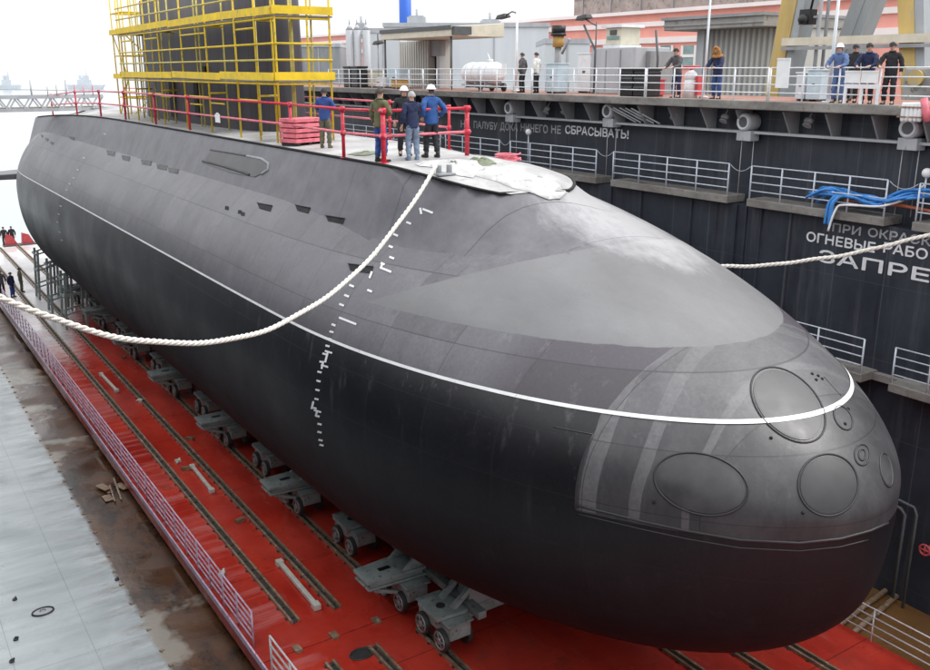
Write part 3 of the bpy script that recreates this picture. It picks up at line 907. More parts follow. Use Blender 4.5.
# ------------------------------------------------------------------ trolleys that carry the hull
def keel_z(x, y):
    b, zc, t, k = hull_dims(y); u = min(.999, abs(x - XC) / b)
    return zc - k * (1 - u ** NL) ** (1 / NL)
def make_trolley(arm):
    t = thing('keel_trolley', 'x', 'trolley', (0, 0, 0), 'grey wheeled trolleys under the submarine')
    mb = MB()
    mb.span((-.30, -.82, .50), (.34, .82, .92)); mb.span((-.38, -.86, .92), (.42, .86, .97))
    obj('bogie_frame', mb, M['trolley'], t, bevel=.015)
    for y in (-.48, .48):
        for sx in (-1, 1):
            mb = MB(); x0 = .36 * sx
            mb.cyl((x0 - .07 * sx, y, .40), (x0 + .07 * sx, y, .40), .31, 24)
            w = obj('wheel', mb, M['tyre'], t, bevel=.01)
            mb = MB()
            ring = [Vector((x0 + .078 * sx, y + .235 * math.cos(a), .40 + .235 * math.sin(a))) for a in [i * math.pi / 12 for i in range(24)]]
            mb.tube(ring, .03, 6, True); mb.cyl((x0 + .06 * sx, y, .40), (x0 + .12 * sx, y, .40), .09, 12)
            for k in range(6):
                a = k * math.pi / 3
                mb.cyl((x0 + .07 * sx, y, .4), (x0 + .075 * sx, y + .22 * math.cos(a), .4 + .22 * math.sin(a)), .022, 6)
            obj('rim', mb, M['wheel'], w)
    if arm:
        mb = MB()
        P = [(-1.38, -.44), (-1.38, .44), (.45, .56), (.45, -.56)]
        mb.prism([(x, y, 1.22) for x, y in P], (0, 0, .09)); mb.prism([(x + .04, y * .96, 1.0) for x, y in P], (0, 0, .06))
        mb.prism([(x * .9, y * .8, 1.05) for x, y in P], (0, 0, .2))
        obj('support_arm', mb, M['trolley'], t, bevel=.01)
        mb = MB(); mb.box((-.62, 0, 1.315), (.36, .16, .014)); obj('slot', mb, M['blackgap'], t)
        for sy in (-1, 1):
            mb = MB(); mb.prism([(-.25, .46 * sy, 1.31), (.75, .46 * sy, 1.31), (.95, .46 * sy, 2.15), (.45, .46 * sy, 1.9)], (0, .09 * -sy, 0)); obj('gusset', mb, M['trolley'], t)
        mb = MB(); mb.tube([(.30 + .10 * math.cos(a), -.475, 1.62 + .12 * math.sin(a)) for a in [i * math.pi / 8 for i in range(16)]], .03, 6, True); obj('gusset_hole', mb, M['blackgap'], t)
        for sy in (-.38, .38):
            mb = MB(); mb.bar((-1.15, sy, .98), (-.25, sy, .62), .1); obj('brace', mb, M['trolley'], t)
    else:
        mb = MB(); mb.prism([(-.52, -.5, .99), (-.52, .5, .99), (.42, .55, .99), (.42, -.55, .99)], (0, 0, .1)); obj('support_plate', mb, M['trolley'], t, bevel=.01)
        mb = MB(); mb.cyl((-.1, 0, 1.08), (-.1, 0, 1.11), .13, 16); obj('pivot_cap', mb, M['tyre'], t)
        for sy in (-.3, .3):
            mb = MB(); mb.bar((.1, sy, 1.09), (.9, sy, 1.75), .14); obj('strut', mb, M['trolley'], t)
    mb = MB(); mb.span((.42, -.30, .62), (2.9, .30, .95)); obj('cross_beam', mb, M['trolley'], t, bevel=.01)
    mb = MB(); mb.prism([(.6, -.28, .95), (2.9, -.28, .95), (2.9, -.28, 1.28), (1.3, -.28, 1.60), (.75, -.28, 1.85)], (0, .56, 0)); obj('cradle', mb, M['midgrey'], t)
    return t
pa, pb = make_trolley(True), make_trolley(False)
na = nb = 0
TX = 11.5
order_a = ['nearest grey trolley with a protruding arm below the bow', 'grey trolley arm by the loose pale beam, second from the bow',
           'third grey trolley arm back from the bow, beside the hull bottom', 'fourth grey trolley arm back from the bow',
           'fifth grey trolley arm back from the bow', 'sixth grey trolley arm back, near the far end of the red deck',
           'seventh grey trolley arm back, near the stern']
order_b = ['frontmost low grey bogie with four spoked wheels in view', 'low grey bogie between the two nearest trolley arms', 'low grey bogie between the second and third trolley arms',
           'low grey bogie between the third and fourth trolley arms', 'low grey bogie between the fourth and fifth trolley arms', 'low grey bogie just before the sixth trolley arm',
           'farthest low grey bogie under the stern']
for i in range(7):
    ya, yb = 20.55 + 7.15 * i, 18.35
    if i: yb = 20.55 + 7.15 * i - 3.55
    for proto, y, lab in ((pa, ya, order_a[i]), (pb, yb, order_b[i])):
        if i == 0: proto.location = (TX, y, .06); proto['label'] = lab
        else: dup(proto, (TX + (.25 if proto is pb else 0), y, .06), None, lab)
mb = MB(); mb.span((TX + .5, 17.4, 1.0), (TX + .75, 66, 1.22)); tag(obj('tie_beam', mb, M['trolley'], loc=(TX + .6, 40, 1.0), bevel=.01), 'long grey tie beam running along the trolleys under the hull', 'beam')

# trestles under the far quarter of the hull
for i, y in enumerate((58, 62.5, 67)):
    t = thing('hull_trestle', ['grey lattice trestle under the stern, nearest of the three', 'middle grey lattice trestle under the stern', 'farthest grey lattice trestle under the stern'][i], 'trestle', (9.8, y, 0), 'lattice trestles under the stern')
    for x in (9.3, 10.5):
        for yy in (y - .6, y + .6):
            mb = MB(); mb.bar((x, yy, .02), (x + .25, yy, 3.4), .14); obj('leg', mb, M['trolley'], t)
    for z in (.9, 2.0, 3.1):
        for pa_, pb_ in (((9.4, y - .6, z), (10.7, y - .6, z + .3)), ((9.4, y + .6, z), (10.7, y + .6, z + .3)), ((9.38, y - .6, z), (9.38, y + .6, z))):
            mb = MB(); mb.bar(pa_, pb_, .09); obj('brace', mb, M['trolley'], t)

# manhole and debris on the pontoon deck
c = atz(43, 612, FLOOR_Z)
t = thing('manhole', 'oval manhole cover in the pale grey deck at lower left', 'manhole', c)
el = [Vector((.30 * math.cos(a), .22 * math.sin(a), 0)) for a in [i * math.pi / 16 for i in range(32)]]
mb = MB(); mb.tube([c + e + Vector((0, 0, .02)) for e in el], .028, 6, True); obj('rim', mb, M['tyre'], t)
mb = MB(); mb.add([c + e * .96 + Vector((0, 0, .012)) for e in el], [tuple(range(32))]); obj('cover', mb, M['grey'], t)
mb = MB(); mb.tube([c + Vector((x, 0.02, .02 + z)) for x, z in ((-.08, 0), (-.06, .05), (.06, .05), (.08, 0))], .012, 6); obj('handle', mb, M['tyre'], t)
for i, (x, y) in enumerate(((15, 600), (16, 640), (12, 662), (117, 580))):
    p = atz(x, y, FLOOR_Z)
    mb = MB(); mb.cyl(p, p + Vector((0, 0, .05)), .07, 10); mb.box(p + Vector((.03, .02, .06)), (.05, .10, .05), i)
    tag(obj('deck_socket', mb, M['tyre'], loc=p), 'small dark socket set in the pale grey deck', 'deck socket', 'sockets in the pale deck')
rnd = random.Random(3)
for i, (x, y, w, lab) in enumerate(((112, 490, .55, 'heap of flat rusty plates and angle bars in the brown strip'),)):
    p = atz(x, y, FLOOR_Z)
    mb = MB(); a = .2
    for k in range(4): mb.box(p + Vector((rnd.uniform(-w, w) * .7, rnd.uniform(-w, w) * 1.4, .02 + .03 * k)), (w * rnd.uniform(.3, .6), w * rnd.uniform(.8, 1.7), .025), a + rnd.uniform(-.3, .3))
    for k in range(3):
        q = p + Vector((rnd.uniform(-w, w) * .6, rnd.uniform(-w, w), .15)); mb.bar(q - Vector((.05, w * 1.3, .08)), q + Vector((.1, w * 1.3, -.02)), .06, .03)
    tag(obj('rusty_scrap', mb, M['railsteel'], loc=p), lab, 'scrap')
# low kerb of small clips where the pale deck ends
clip = MB(); clip.box((0, 0, .018), (.05, .10, .036)); clip.box((.05, 0, .010), (.09, .06, .02))
c0 = tag(obj('deck_clip', clip, M['railsteel'], loc=(0, 0, 0)), 'small rusty clip at the edge between pale deck and brown strip', 'clip', 'clips along the pale deck edge')
y = 13.0; k = 0
while y < 62:
    c1 = c0 if k == 0 else c0.copy()
    if k: scene.collection.objects.link(c1)
    c1.location = (5.16 + rnd.uniform(-.06, .06), y, FLOOR_Z); c1.rotation_euler = (0, 0, rnd.uniform(-.4, .4)); y += rnd.uniform(.7, 1.3); k += 1

# ================================================================== FAR WING WALL OF THE DOCK
WXO, WXI, WXL = 24.55, 25.75, 25.1     # deck edge, recessed upper wall, lower wall face
ZT, ZW = 14.05, 10.9                    # top deck, walkway
dock = thing('dock_wall', 'tall dark steel wing wall of the floating dock with white Cyrillic lettering', 'dock wall', (26, 40, FLOOR_Z))
Y0, Y1 = -10, 84
mb = MB(); mb.span((WXL, Y0, FLOOR_Z), (30.4, Y1, ZW - .28)); obj('lower_wall', mb, M['wall'], dock)
mb = MB(); mb.span((WXI, Y0, ZW - .28), (30.4, Y1, ZT - .26)); obj('upper_wall', mb, M['wall'], dock)
mb = MB(); mb.span((WXO + .35, Y0, ZT - .26), (30.4, Y1, ZT)); obj('top_deck', mb, M['topdeck'], dock)
mb = MB(); mb.span((WXO, Y0, ZT - .25), (WXO + .348, Y1, ZT + .03)); obj('deck_edge', mb, M['edge'], dock, bevel=.03)
mb = MB(); mb.span((WXI - .42, Y0, 12.98), (WXI - .002, Y1, 13.06)); obj('flange', mb, M['grey'], dock)
ky = 8.0; nk = 0
while ky < 62:
    mb = MB(); mb.prism([(WXI - .004, ky, 13.06), (WXI - .004, ky, ZT - .27), (WXO + .36, ky, ZT - .30), (WXI - .40, ky, 13.06)], (0, .06, 0))
    obj('knee_bracket', mb, M['midgrey'], dock); ky += 1.55 if nk % 7 else 1.9; nk += 1
for x in (700, 705, 712, 718, 724):
    p = atx(x - 60, 118, WXI); 
    mb = MB(); mb.bar((WXO + .35, p.y + .9, ZT - .4), (WXI - .2, p.y, 13.1), .05); obj('pipe_stay', mb, M['grey'], dock)
# vertical stiffener strips and shadowed recesses of the lower wall
for i, x in enumerate((610, 640, 690, 735, 745, 760, 790)):
    p = atx(x, 235, WXL)
    mb = MB(); mb.span((WXL - .08, p.y - .05, FLOOR_Z + .02), (WXL - .002, p.y + .05, 10.6)); obj('stiffener', mb, M['wall'], dock)

# lettering
def lettering(text, X, p0, p1, h, mat, z):
    """a word on the wall plane X whose left and right ends are at Y = p0 > p1"""
    cu = bpy.data.curves.new('lettering', 'FONT'); cu.body = text; cu.size = 1; cu.resolution_u = 8; cu.fill_mode = 'NONE'
    o = bpy.data.objects.new('lettering_source', cu); scene.collection.objects.link(o)
    dg = bpy.context.evaluated_depsgraph_get()
    wire = bpy.data.meshes.new_from_object(o.evaluated_get(dg)); bpy.data.objects.remove(o)
    vv, ee, ff, *_ = delaunay_2d_cdt([v.co.xy for v in wire.vertices], [tuple(e.vertices) for e in wire.edges], [], 4, 1e-5)
    segs = [(wire.vertices[e.vertices[0]].co.xy, wire.vertices[e.vertices[1]].co.xy) for e in wire.edges]
    def solid(f):                    # even-odd test keeps the counters of the letters open
        c = sum((vv[i] for i in f), Vector((0, 0))) / len(f); k = False
        for p, q in segs:
            if (p.y > c.y) != (q.y > c.y) and c.x < (q.x - p.x) * (c.y - p.y) / (q.y - p.y) + p.x: k = not k
        return k
    ff = [f for f in ff if solid(f)]
    bpy.data.meshes.remove(wire)
    me = bpy.data.meshes.new('lettering'); me.from_pydata([(v.x, v.y, 0) for v in vv], [], ff)
    xs = [v.co.x for v in me.vertices]; yv = [v.co.y for v in me.vertices]
    sx = (p0 - p1) / (max(xs) - min(xs)); sy = h / (max(yv) - min(0, min(yv)) if False else .72)
    x0 = min(xs)
    base = world_loc(dock)
    for v in me.vertices:
        c = v.co.copy(); v.co = Vector((X - .008 - c.z, p0 - (c.x - x0) * sx, z + c.y * sy)) - base
    me.name = 'lettering'; me.materials.clear(); me.materials.append(mat)
    n0 = len(me.vertices); co = [v.co.copy() for v in me.vertices]; pf = [list(p.vertices) for p in me.polygons]
    V2, F2 = [], []
    bold = h * .035
    for k, (dy, dz) in enumerate(((0, 0), (bold, 0), (-bold, 0), (0, bold), (0, -bold))):
        for q, f in enumerate(pf):            # each facet a hair apart, so overlapping strokes never share a plane
            b0 = len(V2); V2 += [tuple(co[i] + Vector((-.0021 * k - .00002 * q, dy, dz))) for i in f]; F2.append(list(range(b0, b0 + len(f))))
    me2 = bpy.data.meshes.new('lettering'); me2.from_pydata(V2, [], F2); me2.materials.append(mat); me = me2
    l = bpy.data.objects.new('lettering', me); scene.collection.objects.link(l); l.parent = dock
    return l
for word, x0, x1 in (('НА', 461, 470.5), ('ПАЛУБУ', 474, 497.5), ('ДОКА', 500.5, 518), ('НИЧЕГО', 521, 548), ('НЕ', 551.5, 561), ('СБРАСЫВАТЬ!', 565.5, 629)):
    yb = 127 + (x0 - 474) * .062
    a, b = atx(x0, yb, WXI), atx(x1, yb + (x1 - x0) * .062, WXI)
    lettering(word, WXI, a.y, b.y, .33, M['letter'] if x0 > 560 else M['letterdim'], (a.z + b.z) / 2 - .05)
for word, x0, y0, x1, y1, h, mt in (('ПРИ', 832.5, 231, 860.5, 235, .25, 'letterdim'), ('ОКРАСК', 868, 236, 931, 245.5, .25, 'letterdim'),
                                    ('ОГНЕВЫЕ', 806.5, 240.5, 875, 250.5, .29, 'letter'), ('РАБО', 883.5, 252, 927, 260.5, .29, 'letter'), ('ЗАПРЕ', 818.5, 261, 929, 282, .37, 'letter')):
    a, b = atx(x0, y0, WXL), atx(x1, y1, WXL)
    lettering(word, WXL, a.y, b.y, h, M[mt], a.z)
    if word == 'ОКРАСК': lettering('Е', WXL, b.y - .12, b.y - .42, h, M[mt], a.z)
    if word == 'РАБО': lettering('ТЫ', WXL, b.y - .10, b.y - .85, h, M[mt], a.z)
    if word == 'ЗАПРЕ': lettering('ЩЕНЫ', WXL, b.y - .2, b.y - 2.5, h, M[mt], a.z)

# walkway ledges with their railings, upper row then lower row
def ledge(x0, x1, py, X, zw, label, group, posts, deep=.0):
    a, b = atx(x0, py[0], X), atx(x1, py[1], X)
    mb = MB(); mb.span((X, b.y, zw - .26), (WXI - .003 if zw > 10 else WXL - .003, a.y, zw)); obj('walkway_ledge', mb, M['edge'], dock, bevel=.02)
    railing('railing', label, (X + .06, a.y - .06, zw), (X + .06, b.y + .06, zw), 1.08, 4, posts, .028, .02, M['raillow'], 'railing', group)
    return a.y, b.y
G1 = 'railings along the upper walkway of the dock wall'
XW = 24.8
segs = ((340, 440, 'grey railing of the walkway behind the red rail, far left section', 8), (444, 499, 'grey railing section behind the foremost red post', 4), (508.5, 596, 'grey railing section under the Cyrillic warning, four bays wide', 5), (611, 728, 'grey railing section between the warning words and the blue hose', 5),
        (747.5, 885, 'grey railing section with blue hose coiled over its right end', 5), (913, 1040, 'grey railing section at the right edge with blue hose behind', 4))
prev = None
for x0, x1, lab, n_ in segs:
    ya = atx(x0, 180, XW).y; 
    a_, b_ = ledge(x0, x1, (144 + (x0 - 480) * .165, 144 + (x1 - 480) * .165), XW, ZW, lab, G1, n_)
    if prev is not None:
        mb = MB(); P = [Vector((XW + .06, prev + (a_ - prev) * k / 8, ZW + 1.05 - .18 * (1 - (k / 4 - 1) ** 2))) for k in range(9)]
        mb.tube(P, .012, 6); tag(obj('safety_chain', mb, M['grey'], loc=P[4]), 'thin safety chain hung across a gap in the grey walkway railings', 'chain', 'chains across the walkway gaps')
    prev = b_
G2 = 'railings along the lower walkway of the dock wall'
XV = 24.25
for x0, x1, yy_, lab, n_ in ((700, 862, (310, 368), 'grey railing on the lower walkway just right of the bow', 5), (889, 1050, (378, 430), 'grey railing on the lower walkway at the right edge', 5)):
    a_, b_ = ledge(x0, x1, yy_, XV, 6.25, lab, G2, n_)
mb = MB(); mb.span((WXL - .25, 6, 5.99), (WXL - .003, 40, 6.2)); obj('lower_shelf', mb, M['edge'], dock)

# round fairleads on the wall and lamps of the walkway
for i, (x, y, lab) in enumerate(((745.5, 122, 'round grey fairlead roller on the dock wall, above the long railing'), (910, 128, 'round grey fairlead roller under the bundle of white fenders'), (609, 111, 'round grey fairlead roller right of the Cyrillic warning'), (510, 108, 'round grey fairlead roller above the Cyrillic warning'))):
    p = atx(x, y, WXI - .5)
    t = thing('fairlead', lab, 'fairlead', p, 'fairlead rollers on the dock wall')
    mb = MB(); mb.cyl(p + Vector((-.10, 0, 0)), p + Vector((.45, 0, 0)), .30, 20); obj('housing', mb, M['grey'], t, bevel=.03)
    mb = MB(); mb.tube([p + Vector((-.11, .22 * math.cos(a), .22 * math.sin(a))) for a in [k * math.pi / 10 for k in range(20)]], .05, 6, True); obj('rim', mb, M['lightgrey'], t)
    mb = MB(); mb.cyl(p + Vector((-.105, 0, 0)), p + Vector((-.12, 0, 0)), .17, 16); obj('bore', mb, M['darkgrey'], t)
    mb = MB(); mb.span(p + Vector((-.05, -.30, -.62)), p + Vector((.40, .30, -.28))); obj('bracket', mb, M['grey'], t, bevel=.02)
    for dy in (-.25, .25):
        q = p + Vector((.2, dy, -.6)); mb = MB(); mb.tube([q, Vector((q.x, q.y, ZW + .02))], .015, 6); obj('guide_wire', mb, M['grey'], t)
for i, x in enumerate((432, 547, 640, 675, 725, 690 + 398 / 3.35, 565)):
    y = 131 + .02 * (x - 560) - 20 + (x - 540) * .0
    p = atx(x, 109 + (x - 550) * .045, WXI - .35)
    mb = MB(); mb.ball(p, (.12, .17, .12), 10, 6); mb.cyl(p + Vector((0, 0, .05)), p + Vector((.2, 0, .35)), .03, 8); mb.cyl(p + Vector((-.04, 0, -.1)), p + Vector((-.08, 0, -.16)), .13, 10, .15)
    tag(obj('bulkhead_lamp', mb, M['midgrey'], loc=p), 'small unlit bulkhead lamp between brackets under the upper deck edge', 'lamp', 'bulkhead lamps under the deck edge')
for x, y, lab in ((528.5, 132, 'white round lamp globe on a thin pole above the walkway railing'), (927, 173, 'white round lamp globe over the right edge railing'), (449, 128, 'white round lamp globe seen behind the red corner rails')):
    p = atx(x, y, XW + .2)
    t = thing('globe_lamp', lab, 'lamp', (p.x, p.y, ZW), 'globe lamps along the walkway')
    mb = MB(); mb.ball(p, .14, 14, 8); obj('globe', mb, M['white'], t)
    mb = MB(); mb.cyl((p.x, p.y, ZW), (p.x, p.y, p.z - .1), .025, 8); obj('pole', mb, M['raillow'], t)

# pipe bracket and hydrant low on the wall
p = atx(905, 515, WXL - .3)
t = thing('wall_pipe', 'thin dark pipe with a bent top standing against the dock wall', 'pipe', (p.x, p.y, FLOOR_Z))
mb = MB(); mb.tube([(p.x, p.y, FLOOR_Z), (p.x, p.y, p.z), (p.x, p.y + .15, p.z + .15), (p.x + .05, p.y + .9, p.z + .2)], .05, 8); obj('riser', mb, M['darkgrey'], t)
mb = MB(); mb.tube([(p.x, p.y - .35, FLOOR_Z), (p.x, p.y - .35, p.z + .15), (p.x, p.y - .25, p.z + .35), (p.x + .05, p.y + .9, p.z + .42)], .045, 8); obj('riser', mb, M['darkgrey'], t)
p = atx(927, 549, WXL - .25)
t = thing('hydrant_valve', 'red hydrant wheel on the dock wall at the right edge', 'hydrant', p)
mb = MB(); mb.tube([p + Vector((-.12, .16 * math.cos(a), .16 * math.sin(a))) for a in [k * math.pi / 8 for k in range(16)]], .035, 6, True); mb.cyl(p + Vector((-.13, -.15, 0)), p + Vector((-.13, .15, 0)), .025, 6); mb.cyl(p + Vector((-.13, 0, -.15)), p + Vector((-.13, 0, .15)), .025, 6); obj('wheel', mb, M['redbox'], t)
mb = MB(); mb.cyl(p + Vector((-.12, 0, 0)), p + Vector((.25, 0, 0)), .07, 10); obj('stem', mb, M['redbox'], t)
# pipes crossing the brown floor to the wall
for a, b, lab in (((828, 633), (900, 580), 'rusty pipe on the brown floor, left one of the crossing pair'), ((845, 640), (912, 583), 'rusty pipe on the brown floor, right one of the crossing pair')):
    P, Q = atz(*a, FLOOR_Z + .1), atz(*b, FLOOR_Z + .1); P = P + (P - Q) * .02
    P.x = max(P.x, PXR + .05)
    mb = MB(); mb.tube([P, P.lerp(Q, .5), Q], .085, 8); tag(obj('floor_pipe', mb, M['railsteel'], loc=P), lab, 'pipe', 'pipes on the brown floor')

# blue hose coiled over the walkway railing, and an orange one
t = thing('hose_coil', 'tangle of bright blue hoses draped over the grey walkway railing', 'hose', tuple(atx(845, 200, XW + .1)))
rnd = random.Random(11)
def hose(pts, r, mat, nm='hose', jit=.05):
    out = []
    for i in range(len(pts) - 1):
        for k in range(6):
            q = pts[i].lerp(pts[i + 1], k / 6); out.append(q)
    out.append(pts[-1])
    for _ in range(3): out = [out[0]] + [(out[i - 1] + out[i] * 2 + out[i + 1]) / 4 for i in range(1, len(out) - 1)] + [out[-1]]
    mb = MB(); mb.tube(out, r, 8); obj(nm, mb, M[mat], t)
for k in range(8):
    P = []
    for x, y in ((812, 196), (828, 190), (850, 192), (872, 200), (892, 199), (910, 192), (935, 193)):
        P.append(atx(x + rnd.uniform(-6, 6), y + rnd.uniform(-4.5, 6.5), XW + rnd.uniform(-.10, .55)))
    hose(P, .045, 'bluehose')
for k in range(4):
    dx = rnd.uniform(-3, 7)
    P = [atx(842 + dx, 196, XW + .1), atx(834 + dx, 196, XW - .14), atx(828 + dx * .8, 203, XW - .2), atx(826 + dx * .9, 213, XW - .2), atx(824 + dx, 222 + rnd.uniform(-3, 4), XW - .18)]
    hose(P, .045, 'bluehose')
hose([atx(926, 184, XW + .3), atx(905, 200, XW + .2), atx(880, 207, XW - .04), atx(850, 205, XW - .08), atx(838, 205, XW - .12), atx(833, 215, XW - .2), atx(828, 231, XW - .2)], .035, 'white')
hose([atx(845, 200, XW + .5), atx(868, 203, XW + .45), atx(900, 205, XW + .4), atx(935, 212, XW + .4)], .05, 'orangehose')

# ------------------------------------------------------------------ top deck railing of the far wall
GT = 'white railings along the top deck edge'
bays = ((-2.0, 12.4), (12.4, 15.9), (15.9, 19.7), (19.7, 25.2), (25.2, 32.0), (32.0, 41.0), (41.0, 52.0))
labs = ('white top deck railing beyond the right edge by the fenders', 'white top deck railing in front of the three leaning men', 'white top deck railing with a white panel, left of the leaning men', 'white top deck railing before the woman in the fur hood',
        'white top deck railing in front of the grey cabinet and black bins', 'white top deck railing in front of the white tank', 'white top deck railing in front of the awning hut')
for (y0, y1), lab in zip(bays, labs):
    railing('railing', lab, (WXO + .15, y1 - .04, ZT + .03), (WXO + .15, y0 + .04, ZT + .03), 1.02, 4, max(3, int((y1 - y0) / 1.25) + 1), .026, .018, M['railwhite'], 'railing', GT)

# ================================================================== SCAFFOLDING ROUND THE SAIL
scaf = thing('scaffolding', 'yellow tube scaffolding with plank decks wrapped round the dark sail', 'scaffolding', (12.2, 40, 12.7))
XA, XB, XF = 11.62, 12.36, 28.3            # outer row, inner row, forward row (Y)
def yof(px): return atx(px, 71, XA).y
pole_y = [yof(p) for p in (124, 134, 147, 160, 183, 207, 238, 257, 273)]
ZL1, ZL2 = 14.72, 16.72
def pole(x, y, z0, z1, mat='yellow'):
    mb = MB(); mb.cyl((x, y, z0), (x, y, z1), .037, 8); obj('pole', mb, M[mat], scaf)
rnd = random.Random(5)
for i, y in enumerate(pole_y):
    zb = casing_z(XA, min(y, 69)) if y < 69 else 11
    pole(XA + rnd.uniform(-.04, .04), y, zb, 19.2, 'yellow')
    if i % 2 == 0 or y > 46: pole(XB + .1, y + .3, 12.6, 18.6, 'greyyellow')
for x in (196, 222, 172, 153, 140): pole(XB + .05 + rnd.uniform(-.08, .1), atx(x, 71, XB).y, 12.7, 18.4, 'greyyellow')
FX = [aty(p, 71, XF).x for p in (277, 309, 331)]
for x in FX: pole(x, XF, 12.6, 19.2)
pole(FX[-1] - .05, XF + 1.3, 12.6, 19.2, 'greyyellow'); pole(FX[1], XF + 1.4, 12.6, 19.2, 'greyyellow')
ya, yb = max(pole_y) + .5, XF
def rail(p, q, r=.034, mat='yellow'):
    mb = MB(); mb.cyl(p, q, r, 8); obj('guard_tube', mb, M[mat], scaf)
for zl in (ZL1, ZL2):
    # toe boards, planks
    for y0, y1 in ((ya, 47.5), (47.4, 39.2), (39.1, 33.4), (33.3, yb)):
        dz = rnd.uniform(-.03, .03)
        mb = MB(); mb.hexa([(XA - .09, y1, zl + dz), (XA - .055, y1, zl + dz), (XA - .055, y0, zl - dz), (XA - .09, y0, zl - dz),
                            (XA - .09, y1, zl + .25 + dz), (XA - .055, y1, zl + .25 + dz), (XA - .055, y0, zl + .25 - dz), (XA - .09, y0, zl + .25 - dz)])
        obj('toe_board', mb, M['board'], scaf)
    mb = MB(); mb.span((XA - .02, yb, zl - .07), (XB - .05, ya, zl - .02)); obj('plank_deck', mb, M['plank'], scaf)
    mb = MB(); mb.span((XA - .06, XF - .10, zl), (FX[-1] + .1, XF - .065, zl + .25)); obj('toe_board', mb, M['board'], scaf)
    mb = MB(); mb.span((XA, XF - .05, zl - .07), (FX[-1] + .1, XF + 1.3, zl - .021)); obj('plank_deck', mb, M['plank'], scaf)
    rail((XA, yb, zl - .12), (XA, ya, zl - .12)); rail((XA, XF, zl - .12), (FX[-1], XF, zl - .12))
    for h in (.62, 1.12):
        rail((XA - .03, yb, zl + h), (XA - .03, ya, zl + h), .034, 'greyyellow' if h < 1 else 'yellow'); rail((XA, XF - .03, zl + h), (FX[-1] + .05, XF - .03, zl + h))
for z in (14.05, 16.35):
    for i in (0, 2, 4, 6):
        rail((XA, pole_y[i], z), (XA, pole_y[i + 1], z)); 
for y in pole_y[1::2]: rail((XA, y, 14.2), (XB + .1, y + .3, 14.2)); rail((XA, y, 16.6), (XB + .1, y + .3, 16.6))
# boxed tower of tubes abaft the sail
for x in (13.1, 14.2, 15.4):
    for y in (52.4, 53.6, 54.8): pole(x, y, 12.4, 19.0, 'yellow' if x < 14 else 'greyyellow')
for z in (13.6, 14.7, 15.8, 17.0, 18.0):
    for y in (52.4, 53.6, 54.8): rail((13.1, y, z), (15.4, y, z))
    rail((13.1, 52.4, z), (13.1, 54.8, z)); rail((14.2, 52.4, z + .05), (14.2, 54.8, z + .05))
for z in (14.6, 16.9):
    mb = MB(); mb.span((13.0, 52.2, z), (15.5, 55.0, z + .06)); obj('plank_deck', mb, M['plank'], scaf)
    mb = MB(); mb.span((12.96, 52.2, z), (13.0, 55.0, z + .26)); obj('toe_board', mb, M['board'], scaf)
    mb = MB(); mb.span((13.0, 52.16, z), (15.5, 52.2, z + .26)); obj('toe_board', mb, M['board'], scaf)
for a, b in (((13.1, 52.4, 12.6), (15.4, 52.4, 14.6)), ((15.4, 52.4, 14.7), (13.1, 52.4, 16.9)), ((13.1, 54.8, 12.6), (13.1, 52.4, 14.6)), ((13.1, 52.4, 14.7), (13.1, 54.8, 16.9))): rail(a, b)
for i, y in enumerate((36.5, 34.0, 40.6)):   # rungs seen between the poles
    rail((XA, y - .7, 13.75 + .1 * i), (XA, y + .7, 13.75 + .1 * i), .03)

# ================================================================== RED GUARD RAIL ON THE SUBMARINE
gr = thing('guard_rail', 'red tube guard rail round the walking deck of the submarine', 'guard rail', (12.5, 30, 12.72))
corner = atz(384, 163, 12.74); front = atz(467, 157, 12.74)
base = [Vector((11.5, 66, casing_z(11.5, 66))), Vector((11.42, 58, casing_z(11.42, 58))), Vector((11.42, 52, casing_z(11.42, 52))), Vector((11.45, 47, 12.72)), Vector((11.45, 41.8, 12.72)),
        Vector((11.45, 37.0, 12.72)), atz(292, 147, 12.72), atz(344, 158, 12.72), corner, front]
HR = 1.3
def gpost(p, r=.052):
    mb = MB(); mb.cyl(p, p + Vector((0, 0, HR + .03)), r, 10); mb.cyl(p, p + Vector((0, 0, .02)), r * 2.2, 10); obj('post', mb, M['redrail'], gr)
    for z in (HR, HR * .52):
        mb = MB(); mb.cyl(p + Vector((0, 0, z - .07)), p + Vector((0, 0, z + .07)), r * 1.5, 10); obj('coupler', mb, M['redrail'], gr)
for p in base: gpost(p, .062 if p in (corner, front) else .048)
for i in range(len(base) - 1):
    for k, z in enumerate((HR, HR * .52)):
        mb = MB(); a, b = base[i] + Vector((0, 0, z)), base[i + 1] + Vector((0, 0, z))
        d = (b - a).normalized() * .12
        mb.cyl(a - d, b + d, .038, 8); obj('rail_tube', mb, M['redrail' if k == 0 and i > 4 else 'pinkrail'], gr)
far = [Vector((15.75, y, casing_z(15.75, y) + .01)) for y in (64, 56, 50, 38, 33, 28.4, 24.6)]
for p in far: gpost(p, .042)
for i in range(len(far) - 1):
    for z in (HR, HR * .52):
        mb = MB(); mb.cyl(far[i] + Vector((0, 0, z)), far[i + 1] + Vector((0, 0, z)), .034, 8); obj('rail_tube', mb, M['pinkrail'], gr)
p = base[5].lerp(base[6], .35) + Vector((-.06, 0, .62))
mb = MB(); mb.box(p, (.02, .42, .30), .05); mb.box(p + Vector((0, 0, .17)), (.06, .1, .06)); tag(obj('notice_plate', mb, M['boardwhite'], loc=p), 'small blank white plate hung on the red guard rail before the sail', 'plate')

